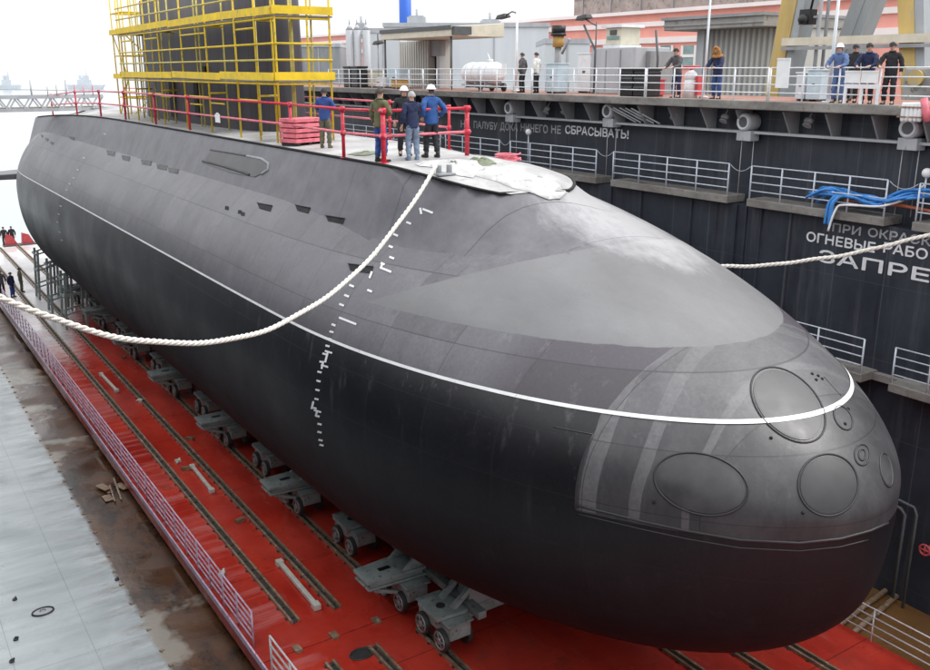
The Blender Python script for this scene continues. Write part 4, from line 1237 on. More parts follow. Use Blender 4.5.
# stack of red crates at the foot of the sail
c = atz(304, 146, 12.74)
t = thing('crate_stack', 'faded red slatted crate beside the front pole of the scaffolding', 'crate', c)
for k in range(5):
    mb = MB(); mb.box(c + Vector((.1, .3, .17 + .155 * k)), (1.25, .75, .115), .35); obj('slat', mb, M['pinkrail'], t, bevel=.01)
for dx in (-.5, 0, .5):
    mb = MB(); mb.box(c + Vector((.1 + dx * .94, .3 + dx * .34, .06)), (.14, .7, .11), .35); obj('skid', mb, M['blackgap'], t)
    mb = MB(); mb.box(c + Vector((.1 + dx * .94, .3 + dx * .34, .47)), (.09, .62, .72), .35); obj('batten', mb, M['redbox'], t)

# white tarpaulin bundles and cord on the fore deck
def rag(name, label, cat, c, rx, ry, rz, mat, seed):
    r_ = random.Random(seed); mb = MB(); V = []; Fc = []
    n1, n2 = 22, 9
    ph = [r_.uniform(0, 6.28) for _ in range(6)]
    for j in range(n2 + 1):
        t_ = j / n2
        for k in range(n1):
            a = 2 * math.pi * k / n1
            q = 1 + .22 * math.sin(3 * a + ph[0]) + .12 * math.sin(7 * a + ph[1] + 2 * t_)
            x, y = c.x + rx * t_ * q * math.cos(a), c.y + ry * t_ * q * math.sin(a)
            h = rz * (1 - t_ ** 2) * (1 + .35 * math.sin(4 * a + ph[2] + 5 * t_) + .25 * math.sin(9 * t_ + ph[3]))
            V.append(Vector((x, y, max(casing_z(x, y), hull_top(y, x)) + .03 + max(0, h))))
    for j in range(n2):
        for k in range(n1): Fc.append((j * n1 + k, j * n1 + (k + 1) % n1, (j + 1) * n1 + (k + 1) % n1, (j + 1) * n1 + k))
    mb.add(V, Fc, True)
    return tag(obj(name, mb, mat, loc=c), label, cat)
M['tarp'] = paint('white_tarpaulin', (.46, .455, .45), .7, .25, 1.6, (.22, .21, .20), .05, bump=.4)
M['tarpg'] = paint('dull_green_canvas', (.16, .18, .12), .8, .3, 4)
rag('tarpaulin', 'crumpled white tarpaulin on the fore deck ahead of the red rail', 'tarpaulin', atz(455, 170, 12.6), .85, .8, .07, M['tarp'], 1)
rag('canvas_roll', 'dark green canvas heap between the white tarpaulins', 'canvas', atz(482, 166, 12.65), .36, .34, .10, M['tarpg'], 3)
rag('canvas_patch', 'flat green canvas lying on the deck behind the corner post', 'canvas', atz(366, 155, 12.74), .5, .35, .05, M['tarpg'], 4)
tp = patch('tarpaulin', [(456, 171), (468, 167), (500, 166.5), (520, 171.5), (545, 179), (560, 186), (566, 193), (560, 199), (548, 200), (530, 193), (512, 189), (496, 182), (476, 177)], M['tarp'], .03, 6)
tp.parent = None; tp.location = (XC, S0, 0); sol = tp.modifiers.new('thickness', 'SOLIDIFY'); sol.thickness = .02
tag(tp, 'large flat white tarpaulin sheet lying over the tip of the fore deck', 'tarpaulin')
c = atz(507, 163, 12.6); mb = MB(); pts = []
for i in range(40):
    a = i * .8; pts.append(c + Vector((.30 * math.cos(a) + .1 * math.sin(i), .35 * math.sin(a), .06 + .005 * i)))
mb.tube(pts, .022, 6); tag(obj('red_cord', mb, M['pinkrail'], loc=c), 'loose red cord coil at the far edge of the fore deck', 'cord')

# ================================================================== MOORING ROPES
def rope(label, a, b, sag, r, n=60, loc=None):
    a, b = Vector(a), Vector(b); P = []
    for i in range(n + 1):
        u = i / n; q = a.lerp(b, u); q.z -= 4 * sag * u * (1 - u); P.append(q)
    L = sum((P[i + 1] - P[i]).length for i in range(n)); m = int(L / .05)
    Q = []
    for i in range(m + 1):
        u = i / m; q = a.lerp(b, u); q.z -= 4 * sag * u * (1 - u) + .02 * math.sin(u * 37) * math.sin(u * 11); Q.append(q)
    mb = MB()
    for k in range(3):
        S = []
        for i, q in enumerate(Q):
            d = (Q[min(i + 1, m)] - Q[max(i - 1, 0)]).normalized(); e = d.cross(Vector((0, 0, 1))).normalized(); f = e.cross(d)
            t_ = i * .05 / .42 * 2 * math.pi + k * 2 * math.pi / 3
            S.append(q + (e * math.cos(t_) + f * math.sin(t_)) * r * .5)
        mb.tube(S, r * .56, 7)
    return tag(obj('mooring_rope', mb, M['rope'], loc=a), label, 'rope')
ra = Vector((11.555, 18.587, 12.74))
rope('thick white mooring rope sagging across the hull side from the fore deck', ra + Vector((.05, .12, .10)), (-.27, 12.99, 13.51), 2.91, .05)
rb0, rb1 = Vector((side_x(18.0, 9.6, 1) + .02, 18.0, 9.6)), Vector((24.7, 10.76, 12.2))
mb = MB(); mb.bar(rb1 + Vector((-.12, 0, 0)), Vector((WXI + .02, rb1.y, rb1.z)), .16); mb.cyl(rb1 + Vector((-.05, 0, -.2)), rb1 + Vector((-.05, 0, .25)), .09, 12)
tag(obj('mooring_cleat', mb, M['midgrey'], loc=rb1), 'grey steel mooring cleat on the right dock wall', 'cleat')
rope('white mooring rope behind the bow leading up to the right dock wall', rb0, rb1, .61, .055)
c = Vector((11.95, 18.9, casing_z(11.95, 18.9))); mb = MB()
mb.box(c + Vector((0, 0, .03)), (.5, .3, .05)); mb.cyl(c + Vector((-.15, 0, .03)), c + Vector((-.15, 0, .25)), .07, 10); mb.cyl(c + Vector((.15, 0, .03)), c + Vector((.15, 0, .25)), .07, 10)
tag(obj('mooring_bitts', mb, M['midgrey'], loc=c, bevel=.01), 'small deck bitts where the thick mooring rope is made fast', 'bitts')

# ================================================================== PEOPLE
def skin_mesh(verts, edges, radii, root, levels=2):
    me = bpy.data.meshes.new('skin_source'); me.from_pydata(verts, edges, [])
    o = bpy.data.objects.new('skin_source', me); scene.collection.objects.link(o)
    md = o.modifiers.new('skin', 'SKIN'); md.use_smooth_shade = True; md.branch_smoothing = .4
    for i, r in enumerate(radii):
        d = me.skin_vertices[0].data[i]
        d.radius = r if isinstance(r, tuple) else (r, r); d.use_root = (i == root)
    sd = o.modifiers.new('subdivision', 'SUBSURF'); sd.levels = levels; sd.render_levels = levels
    dg = bpy.context.evaluated_depsgraph_get()
    out = bpy.data.meshes.new_from_object(o.evaluated_get(dg))
    bpy.data.objects.remove(o); bpy.data.meshes.remove(me)
    for p in out.polygons: p.use_smooth = True
    return out

def person(label, loc, rz, top, legs, hat, arms=('down', 'down'), lean=0.0, head=(0, 0), size=1.0, boots='boot', step=.0, group=None, gloves=None, long_coat=False):
    t = thing('person', label, 'person', loc, group)
    t.rotation_euler = (0, 0, rz); t.scale = (size, size, size)
    cl, sl = math.cos(lean), math.sin(lean)
    def T(p):
        x, y, z = p; z -= .95
        return Vector((x, y * cl + z * sl, .95 + z * cl - y * sl))
    hy, hp = head
    nb = Vector((0, .01, 1.50))
    def Hd(p):
        v = Vector(p) - nb; v.z -= .025
        v = Matrix.Rotation(-hp, 3, 'X') @ v; v = Matrix.Rotation(hy, 3, 'Z') @ v
        if lean: v = Matrix.Rotation(lean * .6, 3, 'X') @ v
        return T(nb) + v
    AR = {'down': ((.27, -.04, 1.14), (.27, .06, .89)), 'pocket': ((.33, -.13, 1.16), (.23, .05, .99)), 'rail': ((.28, .20, 1.16), (.17, .45, 1.16)),
          'face': ((.27, .20, 1.27), (.07, .20, 1.53)), 'cross': ((.29, .07, 1.15), (.02, .22, 1.18)), 'point': ((.24, .25, 1.25), (.12, .48, 1.22))}
    SH = [T((-.19, 0, 1.41)), T((.19, 0, 1.41))]
    el, wr = [], []
    for i, sx in enumerate((-1, 1)):
        e, w = AR[arms[i]]
        el.append(T((e[0] * sx, e[1], e[2])) if arms[i] != 'rail' else Vector((e[0] * sx, e[1] + math.sin(lean) * .38, e[2] - .05)))
        wr.append(T((w[0] * sx, w[1], w[2])) if arms[i] != 'rail' else Vector((w[0] * sx, w[1] + math.sin(lean) * .35, 1.08)))
    kn = [Vector((-.11, .04 + step * .5, .50)), Vector((.11, .04 - step * .2, .50))]
    an = [Vector((-.12, step, .09)), Vector((.12, -step, .09))]
    # ---- body: one skin
    V, Ed, Ra = [], [], []
    def add(p, r, par=None):
        V.append(tuple(p)); Ra.append(r)
        if par is not None: Ed.append((par, len(V) - 1))
        return len(V) - 1
    pel = add((0, 0, .95), (.145, .105)); wa = add(T((0, .01, 1.12)), (.135, .095), pel); ch = add(T((0, .01, 1.30)), (.13, .09), wa)
    nk0 = add(T((0, 0, 1.44)), .062, ch); nk = add(Hd((0, .01, 1.52)), .058, nk0)
    jaw = add(Hd((0, .035, 1.60)), (.066, .072), nk); sk = add(Hd((0, .02, 1.68)), (.077, .092), jaw); add(Hd((0, .005, 1.745)), (.055, .065), sk)
    for i, sx in enumerate((-1, 1)):
        s_ = add(SH[i] + Vector((-.03 * sx, 0, -.035)), .048, ch); e_ = add(el[i], .045, s_); w_ = add(wr[i], .030, e_)
        d = (wr[i] - el[i]).normalized(); side = d.cross(Vector((0, 0, 1)))
        if side.length < .2: side = d.cross(Vector((1, 0, 0)))
        side.normalize(); nrm = side.cross(d)
        pm = add(wr[i] + d * .055, (.036, .020), w_)
        for f, (o_, L) in enumerate(((-.030, .062), (-.010, .074), (.010, .070), (.030, .054))):
            q0 = wr[i] + d * .095 + side * o_
            f0 = add(q0, .0095, pm); f1 = add(q0 + d * L * .5 - nrm * .008, .0085, f0); add(q0 + d * L * .85 - nrm * .03, .007, f1)
        th0 = add(wr[i] + d * .05 - side * .042 * (1 if sx > 0 else 1) - nrm * .01, .011, pm); add(wr[i] + d * .09 - side * .055 - nrm * .025, .009, th0)
        hip = add((.095 * sx, 0, .88), .088, pel); k_ = add(kn[i], .062, hip); a_ = add(an[i], .043, k_); add(an[i] + Vector((.015 * sx, .14, -.045)), (.042, .035), a_)
    me = skin_mesh(V, Ed, Ra, pel, 1)
    tip = Hd((0, .125, 1.635)); fwd = (Hd((0, 1, 1.635)) - Hd((0, 0, 1.635)))
    for v in me.vertices:
        dd = (v.co - tip).length
        if dd < .045: v.co += fwd * .022 * (1 - dd / .045)
    me.name = 'body'; me.materials.clear(); me.materials.append(M['skin'])
    o = bpy.data.objects.new('body', me); scene.collection.objects.link(o); o.parent = t
    def cloth_part(name, V, Ed, Ra, root, mat):
        me = skin_mesh([tuple(v) for v in V], Ed, Ra, root, 2); me.name = name; me.materials.clear(); me.materials.append(M[mat])
        # folds
        for v in me.vertices:
            c = v.co; k = math.sin(c.z * 41 + c.x * 17) * math.sin(c.x * 33 + c.y * 29)
            v.co += v.normal * (.011 * k + .006 * math.sin(c.z * 97 + c.x * 61))
        ob = bpy.data.objects.new(name, me); scene.collection.objects.link(ob); ob.parent = t
    # ---- jacket, trousers
    hem = .62 if long_coat else .80
    Vj = [T((0, 0, hem)) if not lean else Vector((0, .0, hem)), T((0, .01, 1.02)), T((0, .015, 1.2)), T((0, .01, 1.34)), T((0, 0, 1.47)), SH[0], el[0], el[0].lerp(wr[0], .93), SH[1], el[1], el[1].lerp(wr[1], .93)]
    Ej = [(0, 1), (1, 2), (2, 3), (3, 4), (3, 5), (5, 6), (6, 7), (3, 8), (8, 9), (9, 10)]
    Rj = [(.185, .145), (.185, .140), (.185, .135), (.185, .130), (.10, .095), (.10, .095), .072, .055, (.10, .095), .072, .055]
    cloth_part('jacket', Vj, Ej, Rj, 1, top)
    Vt = [Vector((0, 0, 1.0)), Vector((0, 0, .92)), Vector((-.095, 0, .84)), kn[0], an[0] + Vector((0, 0, .02)), Vector((.095, 0, .84)), kn[1], an[1] + Vector((0, 0, .02))]
    cloth_part('trousers', Vt, [(0, 1), (1, 2), (2, 3), (3, 4), (1, 5), (5, 6), (6, 7)], [(.15, .12), (.165, .125), .108, .084, .075, .108, .084, .075], 1, legs)
    for i, sx in enumerate((-1, 1)):
        mb = MB(); a = an[i]
        mb.tube([a + Vector((0, -.06, -.055)), a + Vector((0, .02, -.045)), a + Vector((.01 * sx, .10, -.052)), a + Vector((.02 * sx, .19, -.062))], [.040, .050, .045, .026], 10)
        mb.cyl(a + Vector((0, -.01, -.05)), a + Vector((0, -.01, .07)), .052, 10)
        b_ = obj('boot', mb, M[boots]); b_.parent = t
    def local(name, mb, mat):
        ob = obj(name, mb, M[mat]); ob.parent = t; return ob
    for sx in (-1, 1):
        mb = MB(); mb.ball(Hd((.028 * sx, .108, 1.665)), .0125, 8, 6); local('eye', mb, 'hair')
        mb = MB(); mb.ball(Hd((.083 * sx, .015, 1.645)), (.012, .022, .034), 8, 6); local('ear', mb, 'skin')
    mb = MB(); mb.tube([Hd((-.024, .098, 1.592)), Hd((0, .108, 1.591)), Hd((.024, .098, 1.592))], .006, 6); local('mouth', mb, 'redbox')
    # ---- headgear
    def cap(r, z0, z1, drop, mat, name, back=0.0):
        mb = MB(); V2, F2 = [], []
        n = 20
        for j in range(8):
            u = j / 7; zz = z0 + (z1 - z0) * math.sin(u * math.pi / 2); rr = math.cos(u * math.pi / 2)
            for k in range(n):
                a = 2 * math.pi * k / n
                V2.append(Hd((r * .93 * rr * math.cos(a), .012 + r * 1.1 * rr * math.sin(a), zz - (drop * (1 - u) if math.sin(a) < .25 else 0))))
        for j in range(7):
            for k in range(n): F2.append((j * n + k, j * n + (k + 1) % n, (j + 1) * n + (k + 1) % n, (j + 1) * n + k))
        mb.add(V2, F2, True); return local(name, mb, mat)
    if hat == 'helmet':
        cap(.118, 1.690, 1.805, .01, 'helmet', 'helmet')
        mb = MB(); mb.tube([Hd((.112 * math.cos(a), .012 + .135 * math.sin(a), 1.690)) for a in [k * math.pi / 12 for k in range(24)]], .010, 6, True); local('helmet_brim', mb, 'helmet')
        cap(.098, 1.66, 1.72, .07, 'hair', 'hair')
    elif hat in ('darkcap', 'greyhair', 'hair'):
        cap(.108, 1.690, 1.785, .045, hat, 'cap' if hat == 'darkcap' else 'hair')
        if hat == 'darkcap':
            mb = MB(); mb.prism([Hd((-.07, .10, 1.695)), Hd((.07, .10, 1.695)), Hd((.05, .18, 1.685)), Hd((-.05, .18, 1.685))], Vector((0, 0, .01))); local('visor', mb, hat)
    elif hat == 'furhood':
        cap(.125, 1.64, 1.80, .10, 'fur', 'hood')
        mb = MB(); mb.tube([Hd((.115 * math.cos(a), .085, 1.645 + .155 * math.sin(a))) for a in [k * math.pi / 12 for k in range(24)]], .052, 8, True); local('fur_trim', mb, 'fur')
        mb = MB(); mb.tube([Hd((.15 * math.cos(a), .02 + .13 * math.sin(a), 1.50)) for a in [k * math.pi / 10 for k in range(20)]], .055, 8, True); local('fur_collar', mb, 'fur')
    if hat != 'furhood':
        mb = MB(); mb.tube([T((.075 * math.cos(a), .005 + .075 * math.sin(a), 1.495)) for a in [k * math.pi / 8 for k in range(16)]], .022, 6, True); local('collar', mb, top)
    return t
def face_to(p, q):               # heading that turns +Y from p towards q
    return math.atan2(-(q[0] - p[0]), q[1] - p[1])
def on_deck(px, py):
    p = atz(px, py, 12.72)
    for _ in range(4): p = atz(px, py, casing_z(p.x, p.y) + .014)
    return p
pA, pB, pC, pD, pE = on_deck(381, 162), on_deck(405, 157), on_deck(413, 160), on_deck(432, 157.5), on_deck(326, 148)
pB += Vector((.2, .35, 0)); pB.z = casing_z(pB.x, pB.y) + .014
mid = (pA + pB + pC + pD) / 4
person('person in an olive jacket and blue trousers by the red corner post', pA, face_to(pA, mid + Vector((2, .5, 0))), 'olive', 'bluework', 'hair', ('down', 'cross'), size=1.06)
person('person in dark jacket and white helmet facing the camera in the group', pB, face_to(pB, (4, 0)), 'charcoal', 'charcoal', 'helmet', ('down', 'down'), size=1.04, head=(.0, .1))
person('person in navy jacket and pale jeans, hand raised to the head', pC, face_to(pC, pB) + .2, 'navy', 'jean', 'greyhair', ('down', 'face'), size=.99, boots='jean')
person('person in bright blue jacket and white helmet, rightmost in the deck group', pD, face_to(pD, pB) - .3, 'cobalt', 'charcoal', 'helmet', ('pocket', 'pocket'), size=1.06, step=.08)
person('person in blue jacket and khaki trousers standing alone by the red crate', pE, face_to(pE, pE + Vector((1.5, 1.5, 0))), 'bluework', 'khaki', 'darkcap', ('cross', 'cross'), size=1.0, boots='khaki')
pF = Vector((12.6, 38.5, deck_z(12.6, 38.5))); pF = on_deck(191, 127)
# people on the platform far left
for (x, y, tp, lg, lab) in ((13, 297, 'navy', 'bluework', 'person in navy work clothes on the red platform, middle of the three'), (22, 292, 'khaki', 'khaki', 'person in drab clothes on the red platform, rightmost of the three'),
                            (3, 295, 'slate', 'charcoal', 'person in dark clothes at the left edge of the red platform')):
    p = atz(x, y, .0)
    person(lab, p, 2.6 + x * .1, tp, lg, 'darkcap', ('down', 'down'), size=1.0)
for (x, y, lab) in ((9, 214, 'person in black standing near the stern at the far left, rightmost of the pair'), (1, 214, 'person in black at the left edge near the stern')):
    p = atz(x, y, .0); p = CAM + (p - CAM) * 1.0
    if p.y > PYE - .5: p = aty(x, y, PYE - .5); p.z = 0
    person(lab, p, 2.8, 'charcoal', 'charcoal', 'darkcap')
# people on the far top deck
def top_deck(px, X=WXO + .75):
    p = atx(px, 98, X); return Vector((p.x, p.y, ZT + .002))
rail_face = math.pi / 2                        # towards -X
for px_, tp, lg, ht, arms_, ln, dx, lab in ((837, 'bluegrey', 'bluegrey', 'helmet', ('rail', 'rail'), .30, .35, 'person in pale blue work suit leaning on the top deck railing'),
        (866, 'navy', 'charcoal', 'darkcap', ('rail', 'rail'), .28, .35, 'person in navy jacket leaning on the railing behind two white boards'),
        (888, 'charcoal', 'charcoal', 'darkcap', ('down', 'rail'), .15, .4, 'person in black coat at the railing beside the yellow crane leg'),
        (851, 'charcoal', 'charcoal', 'darkcap', ('down', 'down'), 0, 1.5, 'person in a dark cap standing behind the leaning man in pale blue'),
        (676, 'slate', 'navy', 'darkcap', ('rail', 'rail'), .22, .45, 'person in a grey jacket leaning on the railing right of the black bins'),
        (716, 'navy', 'denim', 'furhood', ('rail', 'rail'), .12, .45, 'person with a brown fur hood and dark jacket at the top deck railing')):
    p = top_deck(px_, WXO + .15 + dx)
    person(lab, p, rail_face + (.25 if px_ > 800 else .1), tp, lg, ht, arms_, ln, (0, .25), 1.0 if px_ != 716 else .98)
for px_, tp, lg, lab in ((522, 'slate', 'charcoal', 'person in a dark jacket on the top deck beside the white tank'), (536, 'whitecoat', 'charcoal', 'person in a white coat on the top deck beside the blue drum')):
    p = top_deck(px_, WXO + 1.6)
    person(lab, p, .4, tp, lg, 'hair', ('down', 'down'), 0, (0, 0), 1.0)

# ================================================================== THINGS ON THE FAR TOP DECK
TD = ZT + .002
def base_on(px_, X): 
    p = atx(px_, 90, X); return Vector((p.x, p.y, TD))
def yz(px_, py_, X): return atx(px_, py_, X)
def boxed(px0, px1, py_top, X, depth):
    """box standing on the top deck: sides at two sight lines, top at one, front face at X"""
    a, b = yz(px0, py_top, X), yz(px1, py_top, X)
    return Vector((X, b.y, TD)), Vector((X + depth, a.y, (a.z + b.z) / 2))

# black bins
for px0, px1, pt, X, lab in ((620, 633, 67.5, 25.6, 'left one of the two big black bins at the railing'), (634, 648.5, 67.5, 25.6, 'right one of the two big black bins at the railing'),
                             (343, 349.5, 66, 25.9, 'tall black drum at the far end of the top deck, left of the pair'), (350.5, 357, 66, 25.9, 'tall black drum at the far end of the top deck, right of the pair')):
    lo, hi = boxed(px0, px1, pt, X, .7)
    t = thing('bin', lab, 'bin', ((lo.x + hi.x) / 2, (lo.y + hi.y) / 2, TD), 'black bins at the railing')
    mb = MB(); mb.span(lo, (hi.x, hi.y, hi.z - .12)); obj('body', mb, M['black'], t, bevel=.05)
    mb = MB(); mb.span((lo.x - .03, lo.y - .02, hi.z - .118), (hi.x + .03, hi.y + .02, hi.z)); obj('lid', mb, M['black'], t, bevel=.03)
    for k in (.3, .6):
        mb = MB(); mb.span((lo.x - .02, lo.y + .02, lo.z + (hi.z - lo.z) * k), (lo.x - .001, hi.y - .02, lo.z + (hi.z - lo.z) * k + .06)); obj('rib', mb, M['darkgrey'], t)

# white tank on a cradle
p0, p1 = yz(467, 69, 26.9), yz(500, 69.5, 26.4)
t = thing('tank', 'white horizontal tank on a wheeled cradle behind the railing', 'tank', ((p0.x + p1.x) / 2, (p0.y + p1.y) / 2, TD))
d = (p1 - p0).normalized(); p0.z = p1.z = TD + .85
r = .52
mb = MB(); pr = [(0, .2), (.10, .38), (.3, .48), (.5, r)]
pts = [p0 + d * u for u, _ in pr] + [p1 - d * u for u, _ in pr[::-1]]
mb.tube(pts, [q for _, q in pr] + [q for _, q in pr[::-1]], 24); obj('shell', mb, M['white'], t)
for k in (.2, .42, .64, .82):
    c = p0.lerp(p1, k); mb = MB(); mb.cyl(c - d * .03, c + d * .03, r + .015, 24); obj('band', mb, M['lightgrey'], t)
c = p0.lerp(p1, .72); mb = MB(); mb.cyl(c + Vector((0, 0, r - .02)), c + Vector((0, 0, r + .13)), .14, 14); mb.bar(c + Vector((0, 0, r + .1)), c + Vector((0, .25, r + .4)), .03); obj('filler_neck', mb, M['white'], t)
mb = MB(); s_ = d.cross(Vector((0, 0, 1)))
for sg in (-1, 1): mb.bar(p0 + d * .3 + s_ * .4 * sg - Vector((0, 0, .58)), p1 - d * .2 + s_ * .4 * sg - Vector((0, 0, .58)), .1)
for k in (.2, .5, .8): mb.bar(p0.lerp(p1, k) + s_ * .45 - Vector((0, 0, .55)), p0.lerp(p1, k) - s_ * .45 - Vector((0, 0, .55)), .12, .3)
obj('cradle', mb, M['midgrey'], t)
for k in (.15, .5, .85):
    c = p0.lerp(p1, k) - s_ * .5; c.z = TD + .2
    mb = MB(); mb.cyl(c - s_ * .06, c + s_ * .06, .2, 16); obj('wheel', mb, M['tyre'], t)
c = yz(503, 68, 26.35); mb = MB(); mb.span((c.x - .02, c.y - .25, c.z - .25), (c.x + .02, c.y + .1, c.z + .2)); obj('end_panel', mb, M['boardwhite'], t)

# awning hut
lo, hi = boxed(398, 438, 41, 29.2, 1.0)
t = thing('hut', 'pale corrugated hut with a dark doorway under a flat awning', 'hut', ((lo.x + hi.x) / 2, (lo.y + hi.y) / 2, TD))
W = hi.z - lo.z
mb = MB(); n = 26
ycut = yz(428, 60, 29.2).y
for i in range(n):
    y0 = ycut + (hi.y - ycut) * i / n; y1 = ycut + (hi.y - ycut) * (i + 1) / n
    mb.span((lo.x + (.06 if i % 2 else 0), y0, TD), (lo.x + .5, y1, hi.z))
mb.span((lo.x + .502, lo.y, TD), (hi.x, hi.y, hi.z)); obj('wall', mb, M['gatecl'], t, fix=False)
dz = yz(432, 56, 29.2).z
mb = MB(); mb.span((lo.x + .15, lo.y, dz), (lo.x + .50, ycut - .002, hi.z)); obj('lintel_panel', mb, M['midgrey'], t)
mb = MB(); mb.span((lo.x + .1, lo.y, TD), (lo.x + .50, lo.y + .35, dz - .002)); obj('jamb', mb, M['grey'], t)
mb = MB(); mb.span((lo.x + .46, lo.y + .352, TD), (lo.x + .498, ycut - .004, dz - .002)); obj('doorway', mb, M['blackgap'], t)
al, ar = yz(384, 40, 27.0), yz(454, 38, 27.0)
mb = MB(); mb.hexa([(26.8, ar.y, hi.z + .02), (hi.x, ar.y, hi.z + .02), (hi.x, al.y, hi.z + .02), (26.8, al.y, hi.z + .02),
                    (26.8, ar.y, hi.z + .5), (hi.x, ar.y, hi.z + .75), (hi.x, al.y, hi.z + .75), (26.8, al.y, hi.z + .5)]); obj('awning', mb, M['beige'], t, bevel=.03)
mb = MB(); mb.span((26.74, ar.y - .05, hi.z + .36), (26.798, al.y + .05, hi.z + .56)); obj('awning_fascia', mb, M['darkgrey'], t)
mb = MB(); mb.span((26.85, ar.y - .3, hi.z + .1), (27.9, ar.y - .02, hi.z + .5)); obj('awning_fan', mb, M['darkgrey'], t)
for q in (al, ar):
    mb = MB(); mb.cyl((26.95, q.y + (-.2 if q is al else .2), TD), (26.95, q.y + (-.2 if q is al else .2), hi.z + .02), .06, 8); obj('post', mb, M['darkgrey'], t)

# small boxes and drums along the deck
for px0, px1, pt, X, dp, mat, nm, lab, cat in (
    (388, 399, 68, 27.0, .8, 'paleblue', 'locker', 'pale blue locker at the foot of the awning hut', 'locker'),
    (359, 372, 70, 26.6, .8, 'beige', 'locker', 'cream locker by the black drums', 'locker'),
    (372, 384, 77, 26.8, .8, 'white', 'locker', 'low white chest between the cream and pale blue lockers', 'locker'),
    (391, 401, 79, 26.0, .5, 'orange', 'crate', 'small ochre crate on the deck before the hut', 'crate'),
    (546, 558, 63, 26.4, .6, 'paleblue', 'drum_rack', 'pale blue bin beside the person in the white coat', 'bin'),
    (578, 591, 53, 28.2, .6, 'white', 'cabinet', 'narrow white electrical cabinet left of the big grey one', 'cabinet'),
    (651, 658, 79, 26.2, .4, 'redbox', 'fire_box', 'red fire box right of the black bins', 'box'),
    (808, 822, 69, 26.3, .7, 'paleblue', 'locker', 'pale blue locker under the grey crane leg', 'locker'),
    (797, 806, 72, 26.4, .5, 'lightgrey', 'locker', 'light grey box left of the pale blue locker by the crane', 'box'),
    (833, 842, 86, 27.2, .7, 'darkgrey', 'crate', 'dark crate low on the deck behind the leaning men', 'crate')):
    lo, hi = boxed(px0, px1, pt, X, dp)
    t = thing(nm, lab, cat, ((lo.x + hi.x) / 2, (lo.y + hi.y) / 2, TD))
    mb = MB(); mb.span((lo.x, lo.y, lo.z + .06), (hi.x, hi.y, hi.z - .05)); obj('body', mb, M[mat], t, bevel=.02)
    mb = MB(); mb.span((lo.x - .03, lo.y - .03, hi.z - .048), (hi.x + .03, hi.y + .03, hi.z)); obj('lid', mb, M[mat], t, bevel=.01)
    mb = MB(); mb.span((lo.x - .015, lo.y + (hi.y - lo.y) * .4, lo.z + (hi.z - lo.z) * .5), (lo.x - .001, lo.y + (hi.y - lo.y) * .6, lo.z + (hi.z - lo.z) * .56)); obj('handle', mb, M['darkgrey'], t)
    for yy_ in (lo.y + .05, hi.y - .13):
        mb = MB(); mb.span((lo.x + .04, yy_, lo.z), (hi.x - .04, yy_ + .08, lo.z + .059)); obj('foot', mb, M['darkgrey'], t)

# white canvas bag and red lid by the leaning person
p = base_on(690, 26.2); t = thing('valve_stand', 'white valve stand with a red handwheel, right of the person leaning in grey', 'valve', p)
mb = MB(); mb.cyl(p, p + Vector((0, 0, .75)), .28, 14, .2); mb.ball(p + Vector((0, 0, .75)), .24); obj('body', mb, M['white'], t)
mb = MB(); mb.tube([p + Vector((.28 * math.cos(a), .28 * math.sin(a), 1.1)) for a in [k * math.pi / 8 for k in range(16)]], .05, 6, True); mb.cyl(p + Vector((0, 0, .9)), p + Vector((0, 0, 1.12)), .06, 8); mb.bar(p + Vector((-.27, 0, 1.1)), p + Vector((.27, 0, 1.1)), .05); obj('handwheel', mb, M['redbox'], t)
mb = MB(); mb.span(p + Vector((-.05, -.42, .1)), p + Vector((.25, -.28, .8))); obj('side_pipe', mb, M['redbox'], t)

# boards hung on the railing
for px0, px1, y0, y1, lab in ((778, 788, 58, 88, 'tall white panel hung on the railing below the crane leg'), (846, 860, 70.5, 83, 'white board on the railing, left of the pair before the leaning man'), (862.5, 877.5, 70.5, 83, 'white board on the railing, right of the pair before the leaning man')):
    X = WXO + .10
    a, b = yz(px0, y0, X), yz(px1, y1, X)
    mb = MB(); mb.span((X - .02, b.y, b.z), (X + .01, a.y, a.z)); mb.span((X - .035, b.y, a.z - .05), (X - .021, a.y, a.z)); tag(obj('notice_board', mb, M['boardwhite'], loc=(a + b) / 2), lab, 'board')
a, b = yz(845, 86, WXO + .1), yz(880, 86, WXO + .1)
mb = MB(); mb.span((WXO + .06, b.y, a.z - .06), (WXO + .14, a.y, a.z + .06)); mb.span((WXO + .06, b.y, TD + .03), (WXO + .12, b.y + .08, a.z - .061)); mb.span((WXO + .06, a.y - .08, TD + .03), (WXO + .12, a.y, a.z - .061))
mb.span((WXO + .06, (a.y + b.y) / 2 - .04, TD + .03), (WXO + .12, (a.y + b.y) / 2 + .04, a.z - .061))
tag(obj('trestle_frame', mb, M['white'], loc=a), 'white painted trestle frame under the two white boards', 'frame')

# roll of white fenders hung over the deck edge
p = yz(911, 112, WXO - .16)
t = thing('fender_roll', 'bundle of white tubes hung over the deck edge above a fairlead', 'fender', p)
for k in range(5):
    q = yz(903.5 + 4.2 * k, 112, WXO - .16)
    mb = MB(); mb.tube([q + Vector((0, 0, .26)), q + Vector((0, 0, .2)), q + Vector((0, 0, -.2)), q + Vector((0, 0, -.26))], [.05, .068, .068, .05], 10); obj('tube', mb, M['white'], t)
for dz in (-.13, .13):
    mb = MB(); mb.box(p + Vector((-.065, 0, dz)), (.03, .72, .04)); obj('strap', mb, M['railsteel'], t)
q = yz(926, 110, WXO - .16); mb = MB(); mb.tube([q + Vector((0, .1, .3)), q + Vector((-.02, 0, .0)), q + Vector((0, -.1, -.3))], .1, 10); tag(obj('life_ring_cover', mb, M['pinkrail'], loc=q), 'pink rolled cover beside the white tube bundle at the deck edge', 'cover')

